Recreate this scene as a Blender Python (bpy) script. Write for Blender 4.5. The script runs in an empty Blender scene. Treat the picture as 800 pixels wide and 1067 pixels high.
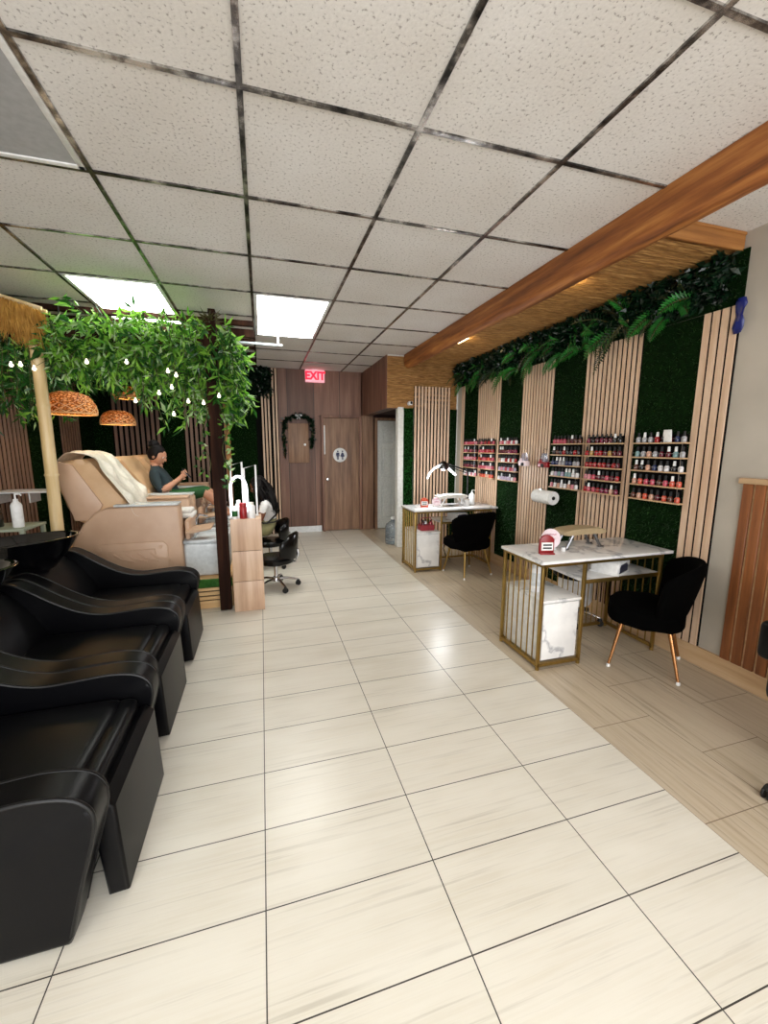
import bpy, bmesh, math, random
from mathutils import Vector, Matrix, Quaternion
random.seed(7)
PI = math.pi
C = bpy.context.scene.collection
R = math.radians

# ------------------------------------------------------------------ materials
def lin(c):
    if isinstance(c, str):
        c = c.lstrip('#'); c = [int(c[i:i+2], 16)/255 for i in (0, 2, 4)]
    return tuple((v/12.92 if v <= .04045 else ((v+.055)/1.055)**2.4) for v in c) + (1,)

class NT:
    def __init__(s, name):
        s.m = bpy.data.materials.new(name); s.m.use_nodes = True
        s.t = s.m.node_tree; s.b = s.t.nodes['Principled BSDF']
    def n(s, typ, **kw):
        nd = s.t.nodes.new(typ)
        for k, v in kw.items():
            if k.startswith('i_'):
                nd.inputs[k[2:].replace('_', ' ')].default_value = v
            else: setattr(nd, k, v)
        return nd
    def l(s, a, b): s.t.links.new(a, b)
    def coord(s, scale=(1, 1, 1), loc=(0, 0, 0), world=False, rot=(0, 0, 0)):
        mp = s.n('ShaderNodeMapping')
        mp.inputs['Scale'].default_value = scale; mp.inputs['Location'].default_value = loc; mp.inputs['Rotation'].default_value = rot
        if world: s.l(s.n('ShaderNodeNewGeometry').outputs['Position'], mp.inputs['Vector'])
        else: s.l(s.n('ShaderNodeTexCoord').outputs['Object'], mp.inputs['Vector'])
        return mp.outputs['Vector']
    def ramp(s, fac, stops):
        r = s.n('ShaderNodeValToRGB'); e = r.color_ramp.elements
        while len(e) < len(stops): e.new(.5)
        for i, (p, c) in enumerate(stops): e[i].position = p; e[i].color = c
        s.l(fac, r.inputs['Fac']); return r.outputs['Color']
    def mix(s, a, b, fac, mode='MIX'):
        m = s.n('ShaderNodeMix', data_type='RGBA', blend_type=mode)
        for v, i in ((fac, 0), (a, 6), (b, 7)):
            if hasattr(v, 'is_linked'): s.l(v, m.inputs[i])
            else: m.inputs[i].default_value = v
        return m.outputs[2]
    def noise(s, vec, scale=5, detail=4, rough=.5):
        nd = s.n('ShaderNodeTexNoise'); nd.inputs['Scale'].default_value = scale
        nd.inputs['Detail'].default_value = detail; nd.inputs['Roughness'].default_value = rough
        s.l(vec, nd.inputs['Vector']); return nd.outputs['Fac']
    def bump(s, h, strength=.3, dist=.01):
        b = s.n('ShaderNodeBump'); b.inputs['Strength'].default_value = strength; b.inputs['Distance'].default_value = dist
        s.l(h, b.inputs['Height']); s.l(b.outputs['Normal'], s.b.inputs['Normal'])

def mat(name, col, rough=.5, metal=0., spec=.5, var=None, bump=None, emit=0, trans=0, alpha=1, coat=0, sheen=0):
    """var = (second colour, scale tuple, noise scale)"""
    t = NT(name); b = t.b
    b.inputs['Roughness'].default_value = rough; b.inputs['Metallic'].default_value = metal
    b.inputs['Specular IOR Level'].default_value = spec
    b.inputs['Base Color'].default_value = lin(col)
    if coat: b.inputs['Coat Weight'].default_value = coat; b.inputs['Coat Roughness'].default_value = .08
    if sheen: b.inputs['Sheen Weight'].default_value = sheen
    if trans: b.inputs['Transmission Weight'].default_value = trans
    if alpha < 1: b.inputs['Alpha'].default_value = alpha
    c2, sc, ns = var if var else (col, (1, 1, 1), 30)
    if not var:      # slight tonal variation everywhere
        l = lin(col); c1 = l; cc = tuple(v*.86 for v in l[:3]) + (1,)
    else: c1 = lin(col); cc = lin(c2)
    f = t.noise(t.coord(sc), ns)
    colr = t.ramp(f, [(.35, c1), (.65, cc)])
    t.l(colr, b.inputs['Base Color'])
    if emit:
        b.inputs['Emission Strength'].default_value = emit
        b.inputs['Emission Color'].default_value = lin(col)
    if bump: t.bump(t.noise(t.coord(bump[0]), bump[1]), bump[2], bump[3] if len(bump) > 3 else .01)
    return t.m

def mat_tile():
    t = NT('floor_tile'); v = t.coord(world=True, loc=(.05+.61*10, -1.221+.308*20, 0))
    br = t.n('ShaderNodeTexBrick', offset=0, squash=1)
    for k, x in dict(Scale=1, Brick_Width=.61, Row_Height=.308, Mortar_Size=.0022, Mortar_Smooth=.1, Bias=0).items():
        br.inputs[k.replace('_', ' ')].default_value = x
    br.inputs['Color1'].default_value = lin('#dbd5c9'); br.inputs['Color2'].default_value = lin('#d5cfc2'); br.inputs['Mortar'].default_value = lin('#3a3631')
    t.l(v, br.inputs['Vector'])
    # slightly wavy veins that run along the long side of each tile
    wob = t.noise(t.coord((1.0, 3, 1), world=True), 2.0, 3)
    s1 = t.noise(t.coord((.55, 26, 1), world=True, rot=(0, 0, .035)), 2.2, 7, .62)
    vein = t.ramp(s1, [(.34, lin('#a69d8f')), (.47, lin('#ffffff')), (.6, lin('#e9e4da')), (.72, lin('#fffdf8'))])
    c = t.mix(br.outputs['Color'], vein, .36, 'MULTIPLY')
    wob = t.ramp(wob, [(.35, (0, 0, 0, 1)), (.65, (.7, .7, .7, 1))])
    c = t.mix(c, lin('#e0dbd0'), wob)
    c = t.mix(c, lin('#3a3631'), br.outputs['Fac'])
    t.l(c, t.b.inputs['Base Color']); t.b.inputs['Roughness'].default_value = .3
    t.b.inputs['Specular IOR Level'].default_value = .45
    return t.m

def mat_plank_floor():
    t = NT('floor_plank'); sw = t.coord(world=True, rot=(0, 0, PI/2), loc=(1.345+6.1, -1.71+4.05, 0))
    br = t.n('ShaderNodeTexBrick', offset=.5, squash=1)
    for k, x in dict(Scale=1, Brick_Width=.61, Row_Height=.405, Mortar_Size=.0022, Mortar_Smooth=.1, Bias=0).items():
        br.inputs[k.replace('_', ' ')].default_value = x
    br.inputs['Color1'].default_value = lin('#bdad96'); br.inputs['Color2'].default_value = lin('#b2a38c'); br.inputs['Mortar'].default_value = lin('#7d6c58')
    t.l(sw, br.inputs['Vector'])
    s1 = t.noise(t.coord((11, .42, 1), world=True, rot=(0, 0, .05)), 2.0, 7, .65)
    vein = t.ramp(s1, [(.34, lin('#6e5c48')), (.45, lin('#cbbca6')), (.58, lin('#b8a78f')), (.68, lin('#85735d'))])
    c = t.mix(br.outputs['Color'], vein, .55)
    c = t.mix(c, lin('#7d6c58'), br.outputs['Fac'])
    t.l(c, t.b.inputs['Base Color']); t.b.inputs['Roughness'].default_value = .33
    return t.m

def mat_ceiling():
    t = NT('ceiling_tile')
    f = t.noise(t.coord((1, 1, 1), world=True), 75, 2, .5)
    c = t.ramp(f, [(.32, lin('#aeaaa7')), (.39, lin('#dedcda')), (.6, lin('#e4e2e0'))])
    big = t.noise(t.coord(world=True), 1.4, 2)
    c = t.mix(c, t.ramp(big, [(.3, lin('#f1eeea')), (.7, lin('#ffffff'))]), 1.0, 'MULTIPLY')
    t.l(c, t.b.inputs['Base Color']); t.b.inputs['Roughness'].default_value = .95; t.b.inputs['Specular IOR Level'].default_value = .1
    t.bump(f, .3, .004)
    return t.m

def mat_wood(name, dark, midc, light, axis=2, scale=1., rough=.45, plank=None):
    """grain along axis; plank=(width) gives per-plank tone steps across the first other axis"""
    t = NT(name); s = [14*scale]*3; s[axis] = .9*scale
    a = t.noise(t.coord(tuple(s)), 1.6, 6, .62)
    c = t.ramp(a, [(.3, lin(dark)), (.5, lin(midc)), (.7, lin(light))])
    if plank:
        sep = t.n('ShaderNodeSeparateXYZ'); t.l(t.coord(), sep.inputs[0])
        ax = 0 if axis != 0 else 1
        mth = t.n('ShaderNodeMath', operation='DIVIDE'); t.l(sep.outputs[ax], mth.inputs[0]); mth.inputs[1].default_value = plank
        fl = t.n('ShaderNodeMath', operation='FLOOR'); t.l(mth.outputs[0], fl.inputs[0])
        wn = t.n('ShaderNodeTexWhiteNoise', noise_dimensions='1D'); t.l(fl.outputs[0], wn.inputs['W'])
        c = t.mix(c, t.ramp(wn.outputs['Value'], [(0, lin('#b5aba4')), (1, lin('#ffffff'))]), 1., 'MULTIPLY')
        fr = t.n('ShaderNodeMath', operation='FRACT'); t.l(mth.outputs[0], fr.inputs[0])
        lt = t.n('ShaderNodeMath', operation='LESS_THAN'); t.l(fr.outputs[0], lt.inputs[0]); lt.inputs[1].default_value = .022
        c = t.mix(c, lin('#2a1a12'), lt.outputs[0])
    t.l(c, t.b.inputs['Base Color']); t.b.inputs['Roughness'].default_value = rough
    t.bump(a, .15, .004)
    return t.m

def mat_marble():
    t = NT('marble'); w = t.noise(t.coord((1, 1, 1)), 2.2, 8, .6)
    v = t.coord()
    ad = t.n('ShaderNodeVectorMath', operation='ADD'); t.l(v, ad.inputs[0])
    sc = t.n('ShaderNodeVectorMath', operation='SCALE'); sc.inputs['Scale'].default_value = .55
    nz = t.n('ShaderNodeTexNoise'); nz.inputs['Scale'].default_value = 3; nz.inputs['Detail'].default_value = 5; t.l(v, nz.inputs['Vector'])
    t.l(nz.outputs['Color'], sc.inputs[0]); t.l(sc.outputs[0], ad.inputs[1])
    mp = t.n('ShaderNodeMapping'); mp.inputs['Rotation'].default_value = (.5, .6, .7); t.l(ad.outputs[0], mp.inputs[0])
    wv = t.noise(mp.outputs[0], 2.6, 3)
    ln = t.ramp(wv, [(.47, lin('#f3f2f0')), (.503, lin('#d2d2d3')), (.512, lin('#b9babd')), (.545, lin('#f4f3f1'))])
    c = t.mix(ln, t.ramp(w, [(.35, lin('#e6e6e7')), (.6, lin('#ffffff'))]), 1., 'MULTIPLY')
    t.l(c, t.b.inputs['Base Color']); t.b.inputs['Roughness'].default_value = .14
    return t.m

def mat_leaf(name, a, b, rough=.45, transl=.25):
    t = NT(name); f = t.noise(t.coord(), 9, 3)
    c = t.ramp(f, [(.3, lin(a)), (.7, lin(b))])
    t.l(c, t.b.inputs['Base Color']); t.b.inputs['Roughness'].default_value = rough
    tr = t.n('ShaderNodeBsdfTranslucent'); t.l(c, tr.inputs['Color'])
    mx = t.n('ShaderNodeMixShader'); mx.inputs[0].default_value = transl
    t.l(t.b.outputs[0], mx.inputs[1]); t.l(tr.outputs[0], mx.inputs[2])
    t.l(mx.outputs[0], t.t.nodes['Material Output'].inputs['Surface'])
    return t.m

def mat_chrome_grid():
    t = NT('ceiling_grid_metal'); f = t.noise(t.coord((3, 3, 3), world=True), 3.2, 5, .65)
    c = t.ramp(f, [(.36, lin('#2a2827')), (.5, lin('#74706d')), (.62, lin('#cfccc8'))])
    t.l(c, t.b.inputs['Base Color']); t.b.inputs['Metallic'].default_value = .85; t.b.inputs['Roughness'].default_value = .22
    return t.m

def mat_rattan(name):
    t = NT(name)
    w1 = t.n('ShaderNodeTexVoronoi', feature='DISTANCE_TO_EDGE'); w1.inputs['Scale'].default_value = 34; t.l(t.coord((1, 1, 1.6)), w1.inputs['Vector'])
    c = t.ramp(w1.outputs['Distance'], [(.02, lin('#5a3010')), (.14, lin('#d0893c')), (.3, lin('#f3c780'))])
    t.l(c, t.b.inputs['Base Color']); t.b.inputs['Roughness'].default_value = .6
    tr = t.n('ShaderNodeBsdfTranslucent'); t.l(c, tr.inputs['Color'])
    mx = t.n('ShaderNodeMixShader'); mx.inputs[0].default_value = .6
    t.l(t.b.outputs[0], mx.inputs[1]); t.l(tr.outputs[0], mx.inputs[2])
    t.l(mx.outputs[0], t.t.nodes['Material Output'].inputs['Surface'])
    return t.m

M = dict(
    tile=mat_tile(), plank=mat_plank_floor(), ceil=mat_ceiling(), grid=mat_chrome_grid(), marble=mat_marble(),
    wallpaint=mat('wall_paint', '#b9b1a5', .9, spec=.2, var=('#aaa296', (1, 1, 1), 2), bump=((1, 1, 1), 60, .12, .004)),
    wallwhite=mat('white_paint', '#d9d8d2', .7),
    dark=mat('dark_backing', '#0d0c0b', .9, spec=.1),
    slat=mat_wood('oak_slat', '#bd9a7c', '#cfb094', '#dcc2a8', 2, .8, .5),
    pinkslat=mat_wood('pale_oak_slat', '#c9a488', '#dcbb9f', '#e8ccb2', 2, .8, .5),
    brownwall=mat_wood('brown_wood_wall', '#5d3d2e', '#815a48', '#9b7661', 2, .5, .5, plank=.46),
    browndoor=mat_wood('brown_door_wood', '#5c402d', '#826048', '#9a785d', 2, .9, .5),
    brownslat=mat_wood('stained_slat', '#54301a', '#7d4a28', '#9c6238', 2, .7, .45),
    beam=mat_wood('log_wood', '#5f3314', '#925626', '#ba7c3e', 1, .9, .6),
    fascia=mat_wood('fascia_wood', '#7a4a20', '#a06a34', '#b98348', 0, .6, .6),
    reed=mat_wood('reed', '#5f3d1d', '#946a38', '#c59a5e', 0, 6, .65),
    post=mat_wood('dark_post_wood', '#170d09', '#2a1811', '#3d261b', 2, .9, .6),
    oaktile=mat_wood('oak_tile', '#ad8a70', '#c7a68b', '#d8bda4', 2, .5, .4),
    pine=mat_wood('pine', '#b98c56', '#d6ad77', '#e4c393', 0, .8, .6),
    base=mat_wood('baseboard_wood', '#b08d66', '#c6a47d', '#d3b590', 1, .8, .5),
    bamboo=mat_wood('bamboo_cane', '#c3a267', '#dcc292', '#ecdcb8', 2, .5, .4),
    grass=mat('turf_backing', '#071605', .9, spec=.05, var=('#0d240a', (1, 1, 1), 40)),
    blade=mat_leaf('turf_blade', '#0c2608', '#1f4a12', .7, .1),
    blade2=mat_leaf('hedge_leaf', '#0f4a12', '#27802a', .5, .15),
    leaf=mat_leaf('vine_leaf', '#4d9428', '#a0d254', .4, .4),
    leaf2=mat_leaf('vine_leaf_dark', '#14400e', '#2f6b22', .4, .3),
    leaf3=mat_leaf('vine_leaf_pale', '#93c078', '#cfe0b2', .4, .3),
    fern=mat_leaf('fern_leaf', '#14521a', '#2f8a35', .35, .2),
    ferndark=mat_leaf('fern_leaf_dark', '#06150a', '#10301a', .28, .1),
    stem=mat('stem', '#4a4a22', .7),
    straw=mat_leaf('straw', '#9a6b26', '#d8a64e', .7, .25),
    black=mat('black_leather', '#050508', .36, spec=.17, var=('#070709', (1, 1, 1), 8), bump=((1, 1, 1), 220, .08, .002)),
    piping=mat('black_piping', '#08080a', .4, spec=.35),
    gloss=mat('black_gloss', '#07070a', .08, coat=1),
    velvet=mat('black_velvet', '#030303', 1., spec=.05),
    gold=mat('gold_metal', '#a88b4e', .28, metal=.9), copper=mat('rose_gold', '#c08a5c', .2, metal=.95),
    chrome=mat('chrome', '#c9c9cc', .12, metal=1.), rubber=mat('rubber', '#0c0c0c', .6),
    white=mat('white_plastic', '#e9e9e8', .35), offwhite=mat('off_white', '#d9d4ca', .5),
    tan=mat('tan_leather', '#c2a184', .5), tanlight=mat('beige_leather', '#d0ad86', .45, var=('#c59f77', (1, 1, 1), 6)),
    pedi=mat('pedicure_shell', '#c6a68c', .4, var=('#bd9c82', (1, 1, 1), 5)),
    tub=mat('tub_acrylic', '#d3d8da', .22), cushion=mat('tan_cushion', '#ab9775', .5), shadeslat=mat_wood('shaded_oak_slat', '#6d5344', '#866857', '#9a7b67', 2, .8, .5), blade3=mat_leaf('platform_turf', '#2c6a1c', '#559a3a', .6, .2), steel=mat('steel', '#8b8b8e', .3, metal=1.), vinyl=mat('black_vinyl', '#050506', .22, spec=.3),  # oak slat copy with the dim left area's shade put into its colour
    plastic=mat('clear_sheet', '#f3ecdd', .3, trans=.1, alpha=.85, bump=((1, 1, 1), 30, .5, .015)),
    clear=mat('clear_bag', '#c5cbe0', .15, trans=.6, alpha=.6),
    red=mat('red_plastic', '#8e1016', .35), orange=mat('orange_card', '#c2451c', .5), pink=mat('pale_pink', '#f0dde2', .5),
    pinkink=mat('pink_ink', '#c2567c', .6), ink=mat('black_ink', '#0b0b0c', .6), navy=mat('navy_ink', '#14204a', .5),
    blue=mat('blue_film', '#14206a', .35), paper=mat('paper', '#efefed', .85, bump=((1, 1, 1), 90, .2, .004)),
    dkblue=mat('dark_interior', '#151a35', .4), water=mat('jug_plastic', '#bccbd6', .08, trans=.75, alpha=.85),
    skin=mat('skin_light', '#b98468', .55), skin2=mat('skin_brown', '#7c4a33', .55), hair=mat('black_hair', '#060505', .6, spec=.15, var=('#151011', (6, 6, 1), 20)),
    teal=mat('dark_teal_cloth', '#1e2e33', .85), greencloth=mat('green_cloth', '#1f5a24', .85, var=('#123d18', (1, 1, 1), 9)),
    shirt=mat('white_cotton', '#e4e2e2', .85), olive=mat('olive_cloth', '#8f8b62', .85), lips=mat('lips', '#8a4440', .5),
    eye=mat('eye', '#efece8', .3), phone=mat('phone', '#14141a', .2), grey=mat('grey_plastic', '#8d8f92', .5),
    trolley=mat('painted_metal', '#98a08c', .5), bulb=mat('bulb_glass', '#fff2d8', .3, emit=3.), ledw=mat('led_white', '#f2f6ff', .3, emit=14.),
    lampw=mat('lamp_tube', '#f4f7ff', .3, emit=3.),
    lens_on=mat('lens_lit', '#fdfef8', .4, emit=13.), lens_off=mat('lens_unlit', '#a9aaac', .45, bump=((1, 1, 1), 120, .2, .003)),
    exitface=mat('exit_face', '#ffb3c0', .4, emit=.55), exitred=mat('exit_letters', '#f00c34', .4, emit=1.3),
    tube=mat('tube_glass', '#d5e2ea', .15), rattan=mat_rattan('rattan_weave'),
    warm=mat('warm_led', '#ffe2a6', .4, emit=12.), doorwhite=mat('door_white_paint', '#dadcd8', .45), brass=mat('brass', '#b69a5a', .25, metal=.9),
    brick=mat('dark_red_stone', '#3a1f18', .9, var=('#20110e', (1, 1, 1), 14)), teatowel=mat('foot_towel', '#dcd9d4', .9),
    pinkbasket=mat('red_basket', '#9c2f38', .5), skirt=mat('white_baseboard', '#e2e4e6', .4),
    outside=mat('street_paving', '#a5a29c', .9),
)

M['post'].node_tree.nodes['Principled BSDF'].inputs['Specular IOR Level'].default_value = .1; M['post'].node_tree.nodes['Principled BSDF'].inputs['Roughness'].default_value = .85
# ------------------------------------------------------------------ mesh helpers
def new(): return bmesh.new()
def xf(bm, vs, m):
    bmesh.ops.transform(bm, matrix=m, verts=vs)
def box(bm, x0, x1, y0, y1, z0, z1, bev=0, seg=2, mi=0):
    r = bmesh.ops.create_cube(bm, size=1); vs = r['verts']
    xf(bm, vs, Matrix.Translation(((x0+x1)/2, (y0+y1)/2, (z0+z1)/2)) @ Matrix.Diagonal((abs(x1-x0), abs(y1-y0), abs(z1-z0), 1)))
    fs = {f for v in vs for f in v.link_faces}
    for f in fs: f.material_index = mi
    if bev:
        es = list({e for v in vs for e in v.link_edges})
        bmesh.ops.bevel(bm, geom=es, offset=bev, segments=seg, profile=.5, affect='EDGES')
    return vs
def obox(bm, c, size, rot=(0, 0, 0), bev=0, seg=2):
    b2 = bmesh.new(); box(b2, -size[0]/2, size[0]/2, -size[1]/2, size[1]/2, -size[2]/2, size[2]/2, bev, seg)
    from mathutils import Euler
    bmesh.ops.transform(b2, matrix=Matrix.Translation(c) @ Euler(rot).to_matrix().to_4x4(), verts=b2.verts[:])
    merge(bm, b2)
def merge(bm, b2):
    me = bpy.data.meshes.new('tmp'); b2.to_mesh(me); b2.free(); bm.from_mesh(me); bpy.data.meshes.remove(me)
def tube(bm, pts, r, seg=8, closed=False, caps=True):
    pts = [Vector(p) for p in pts]; n = len(pts); rings = []
    rad = r if isinstance(r, (list, tuple)) else [r]*n
    prev = None
    for i, p in enumerate(pts):
        a = pts[(i-1) % n] if (i or closed) else p; b = pts[(i+1) % n] if (i < n-1 or closed) else p
        d = (b-a); d = d.normalized() if d.length > 1e-9 else Vector((0, 0, 1))
        if prev is None:
            u = d.orthogonal().normalized()
        else:
            u = (prev - d*prev.dot(d)); u = u.normalized() if u.length > 1e-6 else d.orthogonal().normalized()
        prev = u; w = d.cross(u)
        rings.append([bm.verts.new(p + (u*math.cos(2*PI*k/seg) + w*math.sin(2*PI*k/seg))*rad[i]) for k in range(seg)])
    for i in range(n if closed else n-1):
        A, B = rings[i], rings[(i+1) % n]
        for k in range(seg):
            bm.faces.new((A[k], A[(k+1) % seg], B[(k+1) % seg], B[k]))
    if caps and not closed:
        bm.faces.new(rings[0][::-1]); bm.faces.new(rings[-1])
def lathe(bm, prof, c=(0, 0, 0), seg=24, sx=1, sy=1, m=None):
    rings = []; c = Vector(c); vv = []
    for r, z in prof:
        ring = [bm.verts.new((r*math.cos(2*PI*k/seg)*sx, r*math.sin(2*PI*k/seg)*sy, z)) for k in range(seg)] if r > 1e-6 else [bm.verts.new((0, 0, z))]
        rings.append(ring); vv += ring
    for A, B in zip(rings, rings[1:]):
        for k in range(seg):
            k2 = (k+1) % seg
            if len(A) == 1 and len(B) == 1: continue
            if len(A) == 1: bm.faces.new((A[0], B[k], B[k2]))
            elif len(B) == 1: bm.faces.new((A[k], A[k2], B[0]))
            else: bm.faces.new((A[k], A[k2], B[k2], B[k]))
    if len(rings[0]) > 1: bm.faces.new(rings[0][::-1])
    if len(rings[-1]) > 1: bm.faces.new(rings[-1])
    xf(bm, vv, Matrix.Translation(c) @ (m if m is not None else Matrix()))
def sphere(bm, c, r, seg=12, sc=(1, 1, 1), m=None):
    rr = bmesh.ops.create_uvsphere(bm, u_segments=seg, v_segments=max(6, seg*2//3), radius=r)
    xf(bm, rr['verts'], Matrix.Translation(c) @ (m if m is not None else Matrix()) @ Matrix.Diagonal((*sc, 1)))
    return rr['verts']
def prism(bm, poly, axis, a, b, bev=0, seg=3):
    """poly: 2-D points; axis 'y': (x,z) extruded y in [a,b]; 'x': (y,z); 'z': (x,y)"""
    def P(p, t):
        return {'y': (p[0], t, p[1]), 'x': (t, p[0], p[1]), 'z': (p[0], p[1], t)}[axis]
    A = [bm.verts.new(P(p, a)) for p in poly]; B = [bm.verts.new(P(p, b)) for p in poly]; n = len(poly)
    f1 = bm.faces.new(A); f2 = bm.faces.new(B[::-1])
    for i in range(n): bm.faces.new((A[i], B[i], B[(i+1) % n], A[(i+1) % n]))
    if bev:
        es = list(f1.edges) + list(f2.edges)
        bmesh.ops.bevel(bm, geom=es, offset=bev, segments=seg, profile=.5, affect='EDGES')
def leaf(bm, p, d, L, W, up=None, fold=.25, mi=0):
    d = Vector(d).normalized(); u = Vector(up) if up is not None else Vector((random.uniform(-1, 1), random.uniform(-1, 1), random.uniform(-1, 1)))
    s = d.cross(u); s = s.normalized() if s.length > 1e-5 else d.orthogonal().normalized(); nn = s.cross(d)
    p = Vector(p); m = p + d*L*.45 - nn*W*fold
    a = bm.verts.new(p); t = bm.verts.new(p + d*L + nn*L*random.uniform(-.15, .15))
    l = bm.verts.new(m + s*W/2 + nn*W*fold*2); r = bm.verts.new(m - s*W/2 + nn*W*fold*2); c = bm.verts.new(m)
    for q in ((a, c, l), (l, c, t), (a, r, c), (r, t, c)):
        f = bm.faces.new(q); f.material_index = mi
def ivec(): return Vector((random.gauss(0, 1), random.gauss(0, 1), random.gauss(0, 1)))

def obj(name, bm, m, parent=None, smooth=True, angle=40, loc=None, weld=False):
    bmesh.ops.recalc_face_normals(bm, faces=bm.faces[:])
    me = bpy.data.meshes.new(name); bm.to_mesh(me); bm.free()
    for mm in (m if isinstance(m, (list, tuple)) else [m]): me.materials.append(M[mm] if isinstance(mm, str) else mm)
    if smooth:
        for p in me.polygons: p.use_smooth = True
        me.set_sharp_from_angle(angle=R(angle))
    o = bpy.data.objects.new(name, me); C.objects.link(o)
    if parent is not None: o.parent = parent
    if loc is not None: o.location = loc
    return o
def tag(o, label, cat, group=None, kind=None):
    o['label'] = label; o['category'] = cat
    if group: o['group'] = group
    if kind: o['kind'] = kind
    return o
def thing(name, label, cat, loc=(0, 0, 0), rz=0, group=None):
    o = bpy.data.objects.new(name, None); C.objects.link(o); o.location = loc; o.rotation_euler = (0, 0, rz)
    o.empty_display_size = .1
    return tag(o, label, cat, group)
def struct(name, bm, m, parent=None, smooth=False):
    o = obj(name, bm, m, parent, smooth)
    if parent is None: o['kind'] = 'structure'
    return o
def dup(root, loc, rz=None, label=None, group=None):
    def rec(o, par):
        c = o.copy(); C.objects.link(c)
        if par is not None: c.parent = par
        for ch in list(o.children): rec(ch, c)
        return c
    r = rec(root, None); r.location = loc
    if rz is not None: r.rotation_euler = (0, 0, rz)
    if label: r['label'] = label
    if group: r['group'] = group
    return r
def B(name, dims, m, parent, bev=.003, **kw):
    bm = new(); box(bm, *dims, bev); return obj(name, bm, m, parent, **kw)
def text_bm(body, size, m4, ext=.004, off=0.):
    cu = bpy.data.curves.new('t', 'FONT'); cu.body = body; cu.size = size; cu.extrude = ext; cu.offset = off; cu.align_x = 'CENTER'; cu.align_y = 'CENTER'
    o = bpy.data.objects.new('t', cu); C.objects.link(o)
    bpy.context.view_layer.update()
    me = bpy.data.meshes.new_from_object(o.evaluated_get(bpy.context.evaluated_depsgraph_get()))
    bm = new(); bm.from_mesh(me); bmesh.ops.transform(bm, matrix=m4, verts=bm.verts[:])
    bpy.data.objects.remove(o); bpy.data.curves.remove(cu); bpy.data.meshes.remove(me)
    return bm
# ------------------------------------------------------------------ the setting
XL, XR, YB, YF, ZC = -2.5, 2.96, 7.5, -2.6, 2.88
bm = new(); box(bm, XL-.1, 1.71, YF-.1, 7.6, -.1, 0); struct('floor', bm, 'tile')
bm = new(); box(bm, 1.71, XR+.1, YF-.1, 7.6, -.1, 0); struct('floor', bm, 'plank')
bm = new(); box(bm, XL-.1, XR+.1, YF-.1, 7.6, ZC, ZC+.1); struct('ceiling', bm, 'ceil')
bm = new()                                   # the metal T-bar grid of the drop ceiling
gx = [-.7396+.718*k for k in range(-3, 5)]; gy = [1.8357+.713*k for k in range(-6, 8)]
for x in gx:
    if XL < x < 2.05: box(bm, x-.0115, x+.0115, YF, YB, ZC-.009, ZC+.002)
for y in gy: box(bm, XL, 2.06, y-.010, y+.010, ZC-.0085, ZC+.002)
struct('trim_1', bm, 'grid')
bm = new(); box(bm, XR, XR+.1, YF-.1, 7.6, 0, ZC); struct('wall_right', bm, 'wallpaint')
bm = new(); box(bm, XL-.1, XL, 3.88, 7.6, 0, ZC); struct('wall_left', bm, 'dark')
bm = new(); box(bm, XL-.1, XL, YF-.1, 3.88, 0, ZC); struct('wall_left', bm, 'wallpaint')
bm = new(); box(bm, .2, 1.0, YB, YB+.1, 0, ZC); box(bm, 1.0, 1.8, YB, YB+.1, 2.1, ZC); box(bm, 1.78, 2.02, YB, YB+.1, 0, ZC); box(bm, 1.0, 1.8, YB+.06, YB+.1, 0, 2.1)
struct('wall_back', bm, 'brownwall')
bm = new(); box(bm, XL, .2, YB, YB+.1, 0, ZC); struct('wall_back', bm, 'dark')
bm = new(); box(bm, 2.02, XR, YB, YB+.1, 0, ZC); struct('wall_alcove_back', bm, 'brick')
bm = new(); box(bm, 1.805, 1.86, 5.951, YB, 2.12, ZC); box(bm, 1.86, 1.98, 5.985, YB, 2.12, 2.2); struct('wall_header', bm, 'brownwall')
bm = new(); box(bm, 1.98, XR, 5.98, YB, 2.14, 2.2); struct('ceiling_alcove', bm, 'brick')
bm = new(); box(bm, 2.06, XR, 5.95, 6.03, 0, 2.14); box(bm, 1.81, XR, 5.95, 5.98, 2.14, ZC); struct('wall_partition', bm, 'wallwhite')
bm = new(); box(bm, 1.975, 2.065, 5.93, 6.05, 0, 2.14, .004); struct('trim_2', bm, 'wallwhite')
# front wall, behind the camera, with the shop window openings that let the daylight in
bm = new()
for d in ((XL, XR, 0, .35), (XL, XR, 2.6, ZC), (XL, XL+.2, .35, 2.6), (XR-.2, XR, .35, 2.6), (.12, .22, .35, 2.6)):
    box(bm, d[0], d[1], YF-.1, YF, d[2], d[3])
struct('wall_front', bm, 'wallwhite')
for n, (x0, x1) in enumerate(((XL+.2, .12), (.22, XR-.2))):
    bm = new()
    for d in ((x0, x0+.05, .35, 2.6), (x1-.05, x1, .35, 2.6), (x0, x1, .35, .4), (x0, x1, 2.55, 2.6), ((x0+x1)/2-.02, (x0+x1)/2+.02, .4, 2.55)):
        box(bm, d[0], d[1], YF-.08, YF-.02, d[2], d[3])
    struct('window_%d' % (n+1), bm, 'grey')
bm = new(); box(bm, XR-.018, XR, YF, 5.95, 0, .14, .004); struct('baseboard_right', bm, 'base')
bm = new(); box(bm, .25, 1.02, YB-.015, YB, 0, .11, .003); struct('baseboard_back', bm, 'skirt')
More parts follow.
